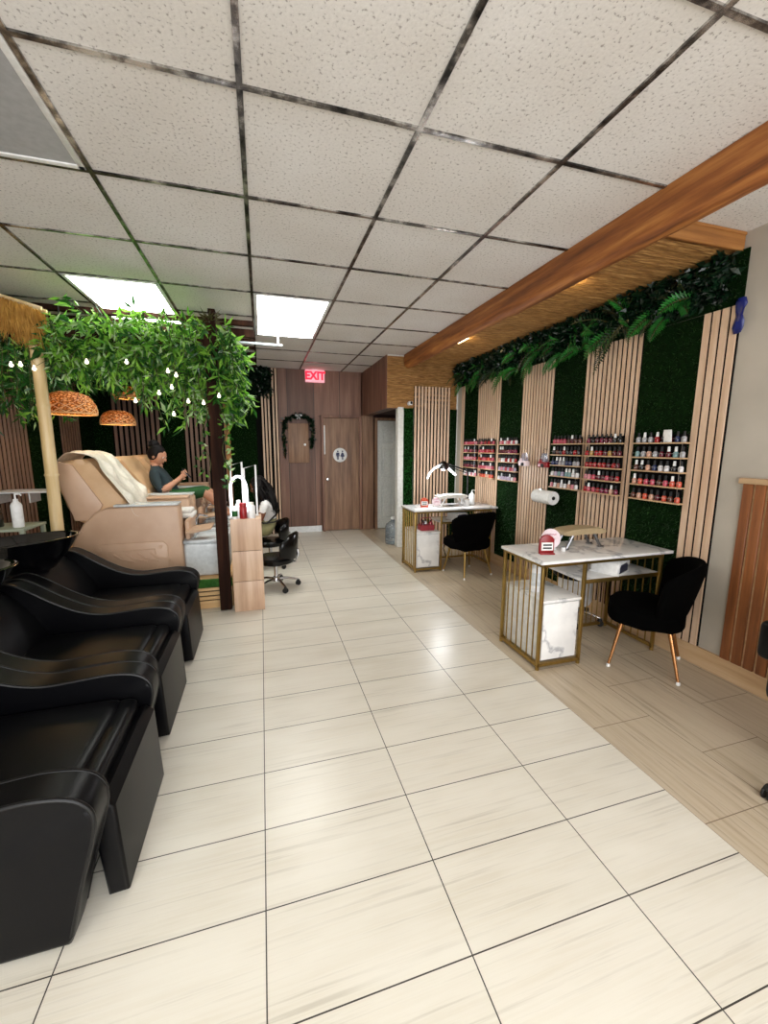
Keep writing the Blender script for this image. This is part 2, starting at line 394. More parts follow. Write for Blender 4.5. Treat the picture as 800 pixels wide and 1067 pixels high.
# reed covered soffit over the nail stations, its end board, and the reed wall beyond
def reed_sheet(name, x0, x1, along, a0, a1, fixed, sgn):
    bm = new(); n = int((a1-a0)/.0045); xs = [x0 + (x1-x0)*k/7 for k in range(8)]; rows = []
    amp = [random.uniform(.003, .009) for _ in range(n//3+2)]; wob = [[random.uniform(-.006, .006) for _ in xs] for _ in range(n//3+2)]
    for i in range(n+1):
        a = a0+(a1-a0)*i/n; k = i//3
        h = amp[k]*math.sin(PI*(i % 3 + .5)/3)
        row = []
        for j, x in enumerate(xs):
            o = wob[k][j]*.8
            row.append(bm.verts.new((x, a, fixed+sgn*(h+o)) if along == 'y' else (x, fixed+sgn*(h+o), a)))
        rows.append(row)
    for A, D in zip(rows, rows[1:]):
        for j in range(len(xs)-1): bm.faces.new((A[j], A[j+1], D[j+1], D[j]))
    return struct(name, bm, 'reed', smooth=True)
bm = new(); box(bm, 2.1, XR, 2.06, 5.95, 2.79, ZC-.001); struct('ceiling_soffit', bm, 'fascia')
reed_sheet('ceiling_soffit_reeds', 2.12, XR-.02, 'y', 2.08, 5.92, 2.785, -1)
bm = new(); box(bm, 2.12, XR-.004, 2.035, 2.06, 2.772, ZC-.002, .006); box(bm, 2.12, XR-.004, 2.03, 2.07, ZC-.02, ZC-.001, .003); struct('trim_3', bm, 'fascia')
reed_sheet('wall_partition_reeds', 1.807, XR-.03, 'z', 2.125, 2.86, 5.945, -1)

# log beam: hand-hewn, uneven section running along the ceiling
bm = new(); secs = []
ys = [YF+.02+.12*k for k in range(int((5.9-YF)/.12)+1)] + [5.9]
base = [(2.05, 2.878), (2.048, 2.82), (2.05, 2.76), (2.06, 2.72), (2.085, 2.697), (2.125, 2.692), (2.165, 2.70), (2.20, 2.73), (2.212, 2.79), (2.21, 2.878)]
for y in ys:
    k = (1.0 if y > 3.35 else 1.06)
    secs.append([bm.verts.new((2.05+(x-2.05)*k+(random.uniform(-.005, .005) if 0 < i < 9 else 0), y, min(2.878, 2.878+(z-2.878)*k + (random.uniform(-.006, .006) if 0 < i < 9 else 0)))) for i, (x, z) in enumerate(base)])
for A, D in zip(secs, secs[1:]):
    for i in range(9): bm.faces.new((A[i], A[i+1], D[i+1], D[i]))
bm.faces.new(secs[0]); bm.faces.new(secs[-1][::-1])
tag(obj('log_beam', bm, 'beam', angle=60), 'rough brown log beam running the length of the ceiling along the reed soffit', 'beam')

# doors of the back wall
bm = new(); box(bm, 1.085, 1.735, 7.47, 7.51, .01, 2.065, .003)
d1 = struct('door_1', bm, 'browndoor')
bm = new()
for d in ((1.04, 1.082, 7.455, 7.53, 0, 2.11), (1.738, 1.785, 7.455, 7.53, 0, 2.11), (1.082, 1.738, 7.455, 7.53, 2.07, 2.11)): box(bm, *d, .003)
struct('trim_4', bm, 'brownwall')
bm = new(); lathe(bm, [(.012, 0), (.012, .03), (.03, .04), (.033, .06), (.022, .075), (0, .078)], (1.135, 7.47, .97), 16, m=Matrix.Rotation(R(90), 4, 'X'))
obj('door_knob', bm, 'chrome', d1)
B('door_gap_glow', (1.087, 1.108, 7.462, 7.472, 1.42, 1.93), 'white', d1, .002)  # white strip painted in for bathroom light leaking past the door edge
bm = new(); box(bm, 1.79, 1.995, 7.44, 7.5, 0, 2.118, .003); struct('trim_5', bm, 'browndoor')
# white six-panel door in the alcove
bm = new(); box(bm, 2.075, 2.80, 7.455, 7.48, .01, 2.03, .002)
for x0, x1 in ((2.075, 2.16), (2.385, 2.475), (2.70, 2.80)): box(bm, x0, x1, 7.43, 7.456, .01, 2.03, .006)
for z0, z1 in ((.01, .2), (.84, 1.0), (1.52, 1.63), (1.91, 2.03)):
    for x0, x1 in ((2.15, 2.395), (2.465, 2.71)): box(bm, x0, x1, 7.431, 7.456, z0, z1, .006)
d2 = struct('door_2', bm, 'doorwhite')
bm = new()
for (x0, x1) in ((2.16, 2.385), (2.475, 2.70)):
    for (z0, z1) in ((.2, .84), (1.0, 1.52), (1.63, 1.91)): box(bm, x0+.035, x1-.035, 7.44, 7.456, z0+.035, z1-.035, .012, 1)
obj('raised_panel', bm, 'doorwhite', d2)
bm = new(); lathe(bm, [(.012, 0), (.012, .03), (.03, .04), (.03, .06), (0, .07)], (2.74, 7.43, .97), 16, m=Matrix.Rotation(R(90), 4, 'X')); obj('door_knob', bm, 'brass', d2)
bm = new(); box(bm, 2.02, 2.07, 7.4, 7.5, 0, 2.08, .003); box(bm, 2.07, 2.85, 7.4, 7.5, 2.04, 2.08, .003); struct('trim_6', bm, 'browndoor')

# ------------------------------------------------------------------ ceiling light fixtures
def troffer(x0, y0, lit, label):
    t = thing('ceiling_light', label, 'light', (x0+.359, y0+.713, ZC), 0, 'recessed ceiling light panels')
    hx, hy = .345, .70
    bm = new()
    for d in ((-hx, hx, -hy, -hy+.03), (-hx, hx, hy-.03, hy), (-hx, -hx+.03, -hy, hy), (hx-.03, hx, -hy, hy)):
        box(bm, d[0], d[1], d[2], d[3], -.012, .0, .003)
    obj('frame', bm, 'white', t)
    bm = new(); box(bm, -hx+.02, hx-.02, -hy+.02, hy-.02, -.007, -.001); obj('diffuser', bm, 'lens_on' if lit else 'lens_off', t)
    return t
troffer(gx[2], gy[9], True, 'lit ceiling panel above the hanging vines')
troffer(gx[4], gy[9], True, 'lit ceiling panel in front of the red exit sign')
troffer(gx[2], gy[5], False, 'unlit grey ceiling panel at the upper left corner of the photo')

# ------------------------------------------------------------------ slat panels and turf panels
def slat_panel(label, w, h, n, m='slat', group='vertical slat panels on the right wall', gap=.22):
    """local: x along wall, y toward the room is negative, z up"""
    t = thing('slat_panel', label, 'wall panel', (0, 0, 0), 0, group)
    bm = new(); box(bm, -w/2, w/2, -.009, 0, 0, h); obj('backing', bm, 'dark', t, smooth=False)
    bm = new(); p = w/n
    for k in range(n): box(bm, -w/2+p*k+p*gap, -w/2+p*(k+1)-p*gap, -.019, -.008, 0, h, .0015, 1)
    obj('slats', bm, m, t)
    return t
def turf(name, label, w, h, dens=2600, group='artificial turf panels on the right wall', seed=1, L=(.018, .04), blm='blade', ragged=0):
    random.seed(seed)
    t = thing(name, label, 'wall panel', (0, 0, 0), 0, group)
    bm = new(); box(bm, -w/2, w/2, -.008, 0, 0, h); obj('backing', bm, 'grass', t, smooth=False)
    bm = new()
    for _ in range(int(w*h*dens)):
        x, z = random.uniform(-w/2-ragged, w/2+ragged), random.uniform(0, h)
        d = Vector((random.uniform(-.7, .7), -random.uniform(.5, 1), random.uniform(-.9, .4))); l = random.uniform(*L)
        dn = d.normalized(); s = dn.cross(Vector((0, 0, 1))); s = s.normalized()*l*.13
        p = Vector((x, -.007, z)); a = bm.verts.new(p-s); b = bm.verts.new(p+s); c = bm.verts.new(p+dn*l); bm.faces.new((a, b, c))
    obj('blades', bm, blm, t, smooth=False)
    return t
XW = XR-.001; RZ = -PI/2          # local -y (out of the wall) -> world -x
def onright(t, y, z): t.location = (XW, y, z); t.rotation_euler = (0, 0, -PI/2); return t
for lab, y0, y1, n in (('narrow four-slat oak panel beside the grey painted wall', 2.005, 2.236, 4),
                       ('oak slat panel carrying the red polish rack, beside the near desk', 2.694, 3.287, 12),
                       ('oak slat panel with the paper towel roll and two hanging pouches', 3.721, 4.258, 11),
                       ('oak slat panel behind the far desk lamp', 4.715, 5.292, 11),
                       ('single oak slat strip in the far wall corner by the reeds', 5.69, 5.80, 2)):
    onright(slat_panel(lab, y1-y0, 2.31, n, gap=.13 if n == 4 else .2), (y0+y1)/2, .141)
for i, (lab, y0, y1) in enumerate((('dark turf panel behind the polish rack nearest the grey wall', 2.236, 2.694),
                       ('turf panel behind the polish rack above the paper towel roll', 3.287, 3.721),
                       ('turf panel between the hanging pouches and the far desk', 4.258, 4.715),
                       ('turf panel behind the farthest polish rack', 5.292, 5.69))):
    onright(turf('turf_panel', lab, y1-y0, 2.31, seed=i+3), (y0+y1)/2, .141)
onright(turf('turf_panel', 'long dark turf band along the wall top under the reed soffit', 5.93-2.0, .325, seed=11), (5.93+2.0)/2, 2.455)
# reed-wall end: turf strip, slat panel, turf strip
def onpart(t, x, z, y=5.949): t.location = (x, y, z); return t
onpart(turf('turf_panel', 'bright turf strip with ragged edges beside the white door', .15, 2.13, 6000, 'turf strips on the partition wall', 21, (.02, .045), 'blade2', .02), 2.145, 0)
onpart(slat_panel('pale slat panel under the reed wall behind the far desk', .60, 2.45, 11, 'pinkslat', 'slat panel on the partition wall'), 2.525, .0)
onpart(turf('turf_panel', 'dark turf strip between the pale slat panel and the corner', .11, 2.13, 4000, 'turf strips on the partition wall', 22), 2.885, 0)
# stained slat panel on the near right
t = thing('slat_panel', 'reddish brown stained slat panel with light wooden cap on the grey wall', 'wall panel', (XW, 1.0, .141))
bm = new(); box(bm, -.01, 0, -.85, .85, 0, 1.185); obj('backing', bm, 'base', t, smooth=False)
bm = new()
for k in range(24):
    y = .85-.0708*k; box(bm, -.026, -.008, y-.058, y-.004, 0, 1.185, .002, 1)
obj('slats', bm, 'brownslat', t)
bm = new(); box(bm, -.035, .0, -.87, .87, 1.185, 1.222, .004); obj('cap_rail', bm, 'base', t)
# blue film scrap at the top of the narrow slat panel
bm = new(); n = 7
V = [[bm.verts.new((XW-.034-.012*math.sin(i*1.7+j), 2.02-.018*j-.004*math.sin(i*2.), 2.48-.035*i)) for j in range(4)] for i in range(n)]
for i in range(n-1):
    for j in range(3): bm.faces.new((V[i][j], V[i+1][j], V[i+1][j+1], V[i][j+1]))
o = obj('plastic_film', bm, 'blue'); sm = o.modifiers.new('s', 'SOLIDIFY'); sm.thickness = .002
tag(o, 'scrap of blue plastic film stuck at the top of the narrow slat panel', 'film')

# back-left walls: turf and slats behind the pedicure chairs
G = 'slat panels behind the pedicure chairs'; GT = 'turf panels behind the pedicure chairs'
def onback(t, x, z, y=YB-.001): t.location = (x, y, z); return t
def onleft(t, y, z): t.location = (XL+.001, y, z); t.rotation_euler = (0, 0, PI/2); return t
onback(slat_panel('slat panel on the back wall behind the woman on the pedicure chair', .68, 2.5, 9, 'shadeslat', G), -1.88, 0)
onback(slat_panel('slat panel on the back wall behind the dark wooden post', .67, 2.5, 9, 'shadeslat', G), -.865, 0)
onback(slat_panel('short slat panel beside the tall corner slats near the brown wall', .16, 2.45, 3, 'slat', G), .10, 0)
onback(slat_panel('tall two-slat strip at the left end of the brown wood wall', .11, 2.87, 2, 'slat', G), .255, 0)
onback(turf('turf_panel', 'dark turf panel between the two wide slat panels of the back wall', .34, 2.87, 2500, GT, 31), -1.37, 0)
onback(turf('turf_panel', 'dark turf panel left of the corner slats on the back wall', .45, 2.87, 2500, GT, 32), -.29, 0)
onback(turf('turf_panel', 'turf panel in the back left corner', .26, 2.87, 2000, GT, 33), -2.36, 0)
B_ = new(); box(B_, -.57, -.49, 7.42, 7.49, 0, 2.87, .004); struct('trim_7', B_, 'fascia')
onleft(slat_panel('slat panel on the left wall behind the nearer rattan lamp', .62, 2.5, 8, 'shadeslat', G), 6.68, 0)
onleft(slat_panel('slat panel on the left wall behind the bamboo pole', .75, 2.5, 10, 'shadeslat', G), 5.2, 0)
onleft(turf('turf_panel', 'dark turf panel between the two slat panels of the left wall', .78, 2.87, 1500, GT, 34), 5.97, 0)
onleft(turf('turf_panel', 'dark turf panel at the far end of the left wall', .48, 2.87, 1500, GT, 35), 7.25, 0)
onleft(turf('turf_panel', 'dark turf panel on the left wall in front of the bamboo pole', .9, 2.87, 800, GT, 36), 4.35, 0)

# exit sign
t = thing('exit_sign', 'lit red exit sign under the ceiling on the brown wall', 'sign', (.945, 7.43, 2.66))
bm = new(); box(bm, -.165, .165, -.035, .035, 0, .205, .008); obj('housing', bm, 'exitface', t)
obj('lettering', text_bm('EXIT', .185, Matrix.Translation((0, -.036, .10)) @ Matrix.Rotation(R(90), 4, 'X') @ Matrix.Diagonal((.9, 1, 1, 1)), off=.0075), 'exitred', t, smooth=False)
bm = new(); box(bm, -.05, .05, -.02, .05, .2, .222, .003); obj('ceiling_mount', bm, 'white', t)
# restroom sign
t = thing('restroom_sign', 'round white restroom sign with dark blue figures on the brown door', 'sign', (1.375, 7.468, 1.405))
bm = new(); lathe(bm, [(.128, 0), (.128, .006), (.122, .01), (0, .01)], (0, 0, 0), 40, m=Matrix.Rotation(R(90), 4, 'X')); obj('disc', bm, 'white', t)
bm = new()
for s, fem in ((-.043, 0), (.043, 1)):
    lathe(bm, [(.015, 0), (.015, .003), (0, .003)], (s, -.0105, .066), 16, m=Matrix.Rotation(R(90), 4, 'X'))
    if fem: poly = [(-.014, .044), (.014, .044), (.04, -.02), (.032, -.024), (.018, .008), (.034, -.032), (.014, -.032), (.014, -.082), (.002, -.082), (.002, -.032), (-.002, -.032), (-.002, -.082), (-.014, -.082), (-.014, -.032), (-.034, -.032), (-.018, .008), (-.032, -.024), (-.04, -.02)]
    else: poly = [(-.028, .044), (.028, .044), (.034, -.022), (.024, -.022), (.018, .02), (.017, -.082), (.003, -.082), (.002, -.026), (-.002, -.026), (-.003, -.082), (-.017, -.082), (-.018, .02), (-.024, -.022), (-.034, -.022)]
    prism(bm, [(x+s, z) for x, z in poly], 'y', -.0135, -.0102)
obj('pictograms', bm, 'navy', t, smooth=False)
# panel hatch with garland
t = thing('wall_hatch', 'brown wooden hatch with white knob on the back wall', 'hatch', (.64, 7.5, 1.27))
bm = new(); box(bm, -.18, .18, -.035, 0, 0, .69, .005); obj('hatch_door', bm, 'browndoor', t)
bm = new(); lathe(bm, [(.01, 0), (.01, .02), (.022, .03), (.022, .04), (0, .045)], (.105, -.035, .32), 14, m=Matrix.Rotation(R(90), 4, 'X')); obj('knob', bm, 'white', t)
t = thing('garland', 'dark green leaf garland with white bow draped around the wooden hatch', 'garland', (.64, 7.43, 1.5))
random.seed(5); bm = new(); bs = new()
path = [(-.24, -.12), (-.25, .1), (-.245, .35), (-.235, .5), (-.12, .565), (0, .585), (.12, .57), (.235, .51), (.245, .35), (.235, .15), (.215, .04)]
tube(bs, [(x, 0, z) for x, z in path], .012, 6)
for i in range(len(path)-1):
    for k in range(46):
        f = random.random(); p = Vector((path[i][0]*(1-f)+path[i+1][0]*f, random.uniform(-.02, .02), path[i][1]*(1-f)+path[i+1][1]*f))
        w = .6 if i in (0, 9) else 1
        leaf(bm, p, ivec()+Vector((0, -1.1, -.3)), random.uniform(.05, .10)*w, .034)
obj('leaves', bm, 'ferndark', t); obj('stem', bs, 'stem', t)
bm = new()
for s in (-1, 1): sphere(bm, (s*.03, -.03, .59), .03, 10, (1.2, .6, .8))
sphere(bm, (0, -.04, .59), .014, 8); leaf(bm, (0, -.03, .58), (-.4, -.1, -1), .07, .03); leaf(bm, (0, -.03, .58), (.4, -.1, -1), .07, .03)
obj('bow', bm, 'white', t)
# tiny security camera
t = thing('security_camera', 'small white security camera on the reed wall above the turf strip', 'camera', (2.14, 5.93, 2.19))
bm = new(); lathe(bm, [(.026, 0), (.026, .015), (.012, .02), (.012, .05)], (0, 0, 0), 16, m=Matrix.Rotation(R(90), 4, 'X')); obox(bm, (0, -.075, 0), (.055, .07, .055), (.1, 0, 0), .012); obj('body', bm, 'white', t)
bm = new(); lathe(bm, [(.018, 0), (.018, .006), (0, .008)], (0, -.109, .003), 14, m=Matrix.Rotation(R(90), 4, 'X')); obj('camera_lens', bm, 'gloss', t)
# water jug
t = thing('water_jug', 'large clear blue water jug standing by the alcove door post', 'jug', (1.99, 6.2, 0))
bm = new(); prof = [(0, .004), (.10, 0), (.122, .012), (.125, .05), (.118, .058), (.125, .066), (.125, .12), (.117, .13), (.125, .14), (.125, .2), (.117, .21), (.125, .22), (.124, .28), (.105, .33), (.06, .365), (.032, .38), (.03, .41)]
lathe(bm, prof, seg=28); obj('bottle', bm, 'water', t)
bm = new(); lathe(bm, [(.033, .4), (.034, .435), (.03, .44), (0, .44)], seg=18); obj('cap', bm, 'white', t)
# ------------------------------------------------------------------ black backwash chairs on the left
def smooth_poly(pts, n=6):
    """Catmull-Rom through open points"""
    P = [Vector((p[0], p[1])) for p in pts]; out = []
    for i in range(len(P)-1):
        a = P[i-1] if i else P[i]; b, c = P[i], P[i+1]; d = P[i+2] if i+2 < len(P) else P[i+1]
        for k in range(n):
            t = k/n
            q = .5*((2*b)+(c-a)*t+(2*a-5*b+4*c-d)*t*t+(3*b-a-3*c+d)*t*t*t); out.append((q.x, q.y))
    out.append((P[-1].x, P[-1].y)); return out
ARM = [(-.66, .02), (-.615, .2), (-.57, .36), (-.557, .43), (-.568, .485), (-.62, .527), (-.72, .543), (-.85, .535), (-.98, .53), (-1.1, .56), (-1.22, .625), (-1.34, .71), (-1.42, .755), (-1.48, .757), (-1.56, .725), (-1.66, .67)]
def backwash(label, y):
    t = thing('backwash_chair', label, 'salon chair', (0, y, 0), 0, 'black backwash chairs along the left wall')
    top = smooth_poly(ARM, 4)
    poly = top + [(-1.72, .5), (-1.70, .25), (-1.62, .02)]
    for s in (0, 1):
        y0 = -.41 if s == 0 else .285
        bm = new(); prism(bm, poly, 'y', y0, y0+.125, .02, 4)
        a = obj('armrest', bm, 'black', t, angle=60)
        ins = []
        for i, (x, z) in enumerate(top):
            a2, b2 = Vector(top[max(0, i-1)]), Vector(top[min(len(top)-1, i+1)]); tn = (b2-a2).normalized()
            ins.append((x-tn.y*.004, z+tn.x*.004))
        for yy in (y0+.006, y0+.119):
            bm = new(); tube(bm, [(x, yy, z) for x, z in ins[1:]], .0075, 8)
            obj('piping', bm, 'piping', a)
    bm = new(); box(bm, -1.42, -.66, -.285, .285, .24, .445, .05, 4); obj('seat', bm, 'black', t)
    bm = new(); box(bm, -.70, -.61, -.285, .285, .33, .432, .035, 4); obj('seat_roll', bm, 'black', t)
    bm = new(); prism(bm, [(-.60, .015), (-.535, .02), (-.55, .36), (-.585, .385), (-.63, .37)], 'y', -.275, .275, .014, 3); obj('footrest', bm, 'black', t)
    bm = new(); prism(bm, smooth_poly([(-1.25, .42), (-1.3, .52), (-1.38, .64), (-1.47, .73), (-1.55, .745), (-1.62, .70)], 4)+[(-1.6, .5), (-1.5, .4)], 'y', -.285, .285, .025, 3)
    obj('backrest', bm, 'black', t, angle=60)
    bm = new(); box(bm, -1.5, -.72, -.26, .26, .0, .25, .01); obj('base', bm, 'black', t)
    # tilting wash bowl on a pedestal behind the back
    bm = new(); tl = Matrix.Rotation(R(-4), 4, 'Y')
    lathe(bm, [(0, -.235), (.10, -.235), (.15, -.21), (.225, -.10), (.285, -.005), (.295, .0), (.285, .006), (.268, -.004), (.21, -.09), (.14, -.175), (.05, -.19), (0, -.19)], (-1.62, 0, .915), 36, 1.28, .86, tl)
    bw = obj('wash_bowl', bm, 'gloss', t, angle=60)
    bm = new(); lathe(bm, [(.022, 0), (.022, .006), (0, .008)], (-1.62, 0, .726), 16); obj('drain', bm, 'chrome', bw)
    bm = new(); tube(bm, [(-1.86, .1, .87), (-1.88, .1, .98), (-1.84, .1, 1.02), (-1.76, .1, .99)], .012, 8); obj('faucet', bm, 'chrome', bw)
    bm = new(); box(bm, -1.78, -1.72+.24, -.12, .12, 0, .69, .02); obj('bowl_pedestal', bm, 'gloss', t)
    return t
w0 = backwash('black leather backwash chair nearest the camera, cut by the left edge', 1.68); w0.location.x = .03
dup(w0, (0, 2.495, 0), label='black leather backwash chair in the middle of the row of three')
dup(w0, (0, 3.31, 0), label='black leather backwash chair closest to the pedicure platform')

# ------------------------------------------------------------------ pedicure platform and chairs
t = thing('pedicure_platform', 'low wooden platform with green turf edge under the pedicure chairs', 'platform', (0, 0, 0))
bm = new(); box(bm, -2.44, -.33, 4.105, 7.2, .255, .285); obj('deck', bm, 'pine', t)
bm = new(); box(bm, -2.44, -.345, 4.12, 7.18, 0, .25); obj('core', bm, 'dark', t)
bm = new()
for z0, z1 in ((.0, .075), (.085, .118), (.13, .163), (.175, .205)):
    box(bm, -2.44, -.34, 4.10, 4.118, z0, z1, .003); box(bm, -.345, -.325, 4.10, 7.2, z0, z1, .003)
obj('slats', bm, 'pine', t)
random.seed(3); bm = new()
box(bm, -2.44, -.325, 4.10, 4.115, .212, .29)
for _ in range(5200):
    p = Vector((random.uniform(-2.44, -.32), 4.10, random.uniform(.212, .295))); d = Vector((random.uniform(-.6, .6), -1, random.uniform(-.5, .9))).normalized()*random.uniform(.012, .03)
    s = Vector((.003, 0, 0)); a, b, c = bm.verts.new(p-s), bm.verts.new(p+s), bm.verts.new(p+d); bm.faces.new((a, b, c))
obj('turf_edge', bm, 'blade3', t, smooth=False)

def pedi(label, y):
    t = thing('pedicure_chair', label, 'pedicure chair', (0, y, .285), 0, 'beige pedicure spa chairs')
    bx = [(-1.70, .0), (-1.70, .2), (-1.64, .42), (-1.55, .58), (-1.44, .685), (-1.36, .715), (-.79, .725), (-.765, .70), (-.755, .0)]
    for s in (0, 1):
        y0 = 0 if s == 0 else .56
        bm = new(); prism(bm, bx, 'y', y0, y0+.17, .022, 3); sd = obj('side_shell', bm, 'pedi', t, angle=60)
        yo = y0-.001 if s == 0 else y0+.171; q = -1 if s == 0 else 1
        bm = new(); ins = [(-1.5, .0), (-1.5, .33), (-1.46, .39), (-.92, .39), (-.88, .35), (-.88, .0)]
        prism(bm, ins, 'y', min(yo, yo+q*.018), max(yo, yo+q*.018), .008, 2)
        pn = obj('side_panel', bm, 'pedi', sd, angle=60)
        bm = new()
        for x in (-1.44, -.94): lathe(bm, [(.02, 0), (.02, .004), (0, .006)], (x, yo+q*.018, .34), 14, m=Matrix.Rotation(R(90*-q), 4, 'X'))
        for i in range(4): tube(bm, [(-1.33+.1*i, yo+q*.02, .29), (-1.27+.1*i, yo+q*.022, .24), (-1.16+.1*i, yo+q*.02, .21)], .011, 6)
        for seg in (((-1.38, .06), (-1.38, .32)), ((-1.38, .32), (-.99, .32)), ((-.99, .32), (-.99, .06))):
            tube(bm, [(seg[0][0], yo+q*.019, seg[0][1]), (seg[1][0], yo+q*.019, seg[1][1])], .006, 6)
        obj('panel_relief', bm, 'pedi', sd)
        bm = new(); box(bm, -1.3, -.77, y0-.005, y0+.175, .722, .742, .006); obj('armrest_tray', bm, 'tub' if s == 0 else 'pedi', t)
    bm = new(); box(bm, -1.45, -.80, .17, .56, .30, .545, .06, 4); obj('seat', bm, 'tanlight', t)
    bm = new(); prism(bm, smooth_poly([(-1.30, .545), (-1.24, .66), (-1.22, .745), (-1.27, .83), (-1.38, .99), (-1.44, 1.09), (-1.5, 1.145), (-1.6, 1.15)], 4)+[(-1.70, 1.13), (-1.755, 1.08), (-1.74, .93), (-1.69, .72), (-1.63, .6), (-1.5, .53)], 'y', .075, .655, .045, 4)
    obj('backrest', bm, 'tanlight', t, angle=60)
    bm = new(); prism(bm, [(-1.755, 1.08), (-1.70, 1.135), (-1.60, 1.10), (-1.40, .74), (-1.48, .60), (-1.63, .6)], 'y', .06, .10, .012, 2); obj('back_shell', bm, 'pedi', t)
    # foot tub
    bm = new(); box(bm, -.76, -.36, .05, .68, 0, .34, .035, 4)
    obj('foot_tub', bm, 'tub', t)
    bm = new()
    for d in ((-.76, -.355, .03, .12), (-.76, -.355, .6, .70), (-.76, -.69, .03, .70), (-.42, -.355, .03, .70)): box(bm, d[0], d[1], d[2], d[3], .335, .372, .012)
    obj('tub_rim', bm, 'tub', t)
    bm = new(); box(bm, -.745, -.7, .1, .63, .36, .56, .02); obj('footrest_support', bm, 'pedi', t)
    bm = new(); prism(bm, [(-.73, .43), (-.50, .47), (-.50, .485), (-.73, .46)], 'y', .02, .34, .004); obj('foot_board', bm, 'tan', t)
    bm = new(); tube(bm, [(-.70, .5, .36), (-.70, .5, .50), (-.66, .5, .55), (-.58, .5, .53)], .012, 8); obj('faucet', bm, 'chrome', t)
    return t
p0 = pedi('empty pedicure chair closest to the camera, its backrest under a pale plastic sheet', 4.19)
dup(p0, (0, 5.05, .285), label='pedicure chair on which the woman with the hair bun sits')
dup(p0, (0, 5.91, .285), label='pedicure chair farthest back beyond the seated woman')

def sheet(name, label, cat, fn, nu, nv, m, thick=.002):
    bm = new(); V = [[bm.verts.new(fn(i/nu, j/nv)) for j in range(nv+1)] for i in range(nu+1)]
    for i in range(nu):
        for j in range(nv): bm.faces.new((V[i][j], V[i+1][j], V[i+1][j+1], V[i][j+1]))
    o = obj(name, bm, m, angle=180); s = o.modifiers.new('solid', 'SOLIDIFY'); s.thickness = thick
    return tag(o, label, cat)
prof = [(-1.73, 1.33), (-1.745, 1.40), (-1.66, 1.465), (-1.52, 1.462), (-1.43, 1.40), (-1.36, 1.29), (-1.26, 1.14), (-1.2, 1.04), (-1.15, .90), (-1.0, .86), (-.86, .86)]
sp = smooth_poly(prof, 5)
def drape(u, v):
    k = u*(len(sp)-1); i = min(int(k), len(sp)-2); f = k-i
    x = sp[i][0]*(1-f)+sp[i+1][0]*f; z = sp[i][1]*(1-f)+sp[i+1][1]*f
    y = 4.245+.58*v + .05*math.sin(5*u+1)*(1-v)
    w = .016*math.sin(15*v+9*u)+.012*math.sin(29*v-14*u+1)+.009*math.sin(37*u+9*v)
    nx = .75 if u > .35 else 0; 
    return (x+.012+w*nx+.008*nx, y+.01*math.sin(22*u), z+.016+abs(w)*.9)
sheet('plastic_cover', 'crumpled pale plastic sheet draped over the nearest pedicure backrest', 'cover', drape, 60, 34, 'plastic')
bm = new(); random.seed(2)
t = thing('foot_towel', 'white towel folded at the foot end of the nearest pedicure chair', 'towel', (-.79, 4.6, .83))
box(bm, -.06, .10, -.12, .16, 0, .05, .02, 3); box(bm, -.05, .08, -.10, .14, .05, .09, .018, 3); obj('towel', bm, 'teatowel', t)

# ------------------------------------------------------------------ manicure desks
def desk(label, loc):
    t = thing('manicure_desk', label, 'desk', loc, 0, 'marble and gold manicure desks')
    W, D, H = 1.10, .455, .79
    bm = new(); box(bm, -.03, W+.03, -.02, D+.02, H-.022, H, .004); obj('tabletop', bm, 'marble', t)
    s = .011
    for x, y in ((0, 0), (0, D), (.345, 0), (.345, D), (W-.06, 0), (W-.06, D)):
        bm = new(); box(bm, x-s, x+s, y-s, y+s, .02, H-.022, .002); lathe(bm, [(.014, 0), (.014, .02), (0, .02)], (x, y, 0), 12); obj('leg', bm, 'gold', t)
    for z in (.035, H-.033):
        bm = new()
        box(bm, -s, W-.06+s, D-s, D+s, z-s, z+s); box(bm, -s, s, 0, D, z-s, z+s); box(bm, W-.06-s, W-.06+s, 0, D, z-s, z+s)
        box(bm, -s, .345 if z < .1 else W-.06, -s, s, z-s, z+s)
        obj('lower_rail' if z < .1 else 'upper_rail', bm, 'gold', t, smooth=False)
    bm = new()
    for k in range(1, 7): tube(bm, [(0, D*k/7, .04), (0, D*k/7, H-.04)], .0055, 6)
    for k in range(1, 7): tube(bm, [(W-.06, D*k/7, .04), (W-.06, D*k/7, H-.04)], .0055, 6)
    for k in range(1, 7): tube(bm, [(.345*k/7, D, .48), (.345*k/7, D, H-.04)], .0055, 6)
    for k in range(1, 13): tube(bm, [(.345+(W-.4)*k/13, D, .04), (.345+(W-.4)*k/13, D, H-.04)], .0045, 6)
    obj('bars', bm, 'gold', t)
    cb = thing_part('cabinet', t)
    bm = new(); box(bm, .016, .332, .02, D-.015, .05, .485, .003); obj('cabinet_body', bm, 'white', cb)
    bm = new(); box(bm, .03, .318, .003, .022, .062, .475, .003); obj('cabinet_door', bm, 'marble', cb)
    bm = new(); box(bm, .012, .338, .0, D-.012, .485, .503, .003); obj('cabinet_top', bm, 'marble', cb)
    bm = new(); box(bm, .358, W-.05, .01, D-.03, .60, .622, .003); sh = obj('shelf', bm, 'marble', t)
    bm = new(); box(bm, .358, W-.05, .0, .01, .596, .624, .001); obj('shelf_edge', bm, 'gold', sh)
    return t
def thing_part(name, parent):
    o = bpy.data.objects.new(name, None); C.objects.link(o); o.parent = parent; o.empty_display_size = .05; return o
dk = desk('marble topped manicure desk with gold bars nearest the camera', (1.80, 2.262, 0))
dup(dk, (1.78, 4.63, 0), label='far marble manicure desk with the bright lamp near the alcove door')

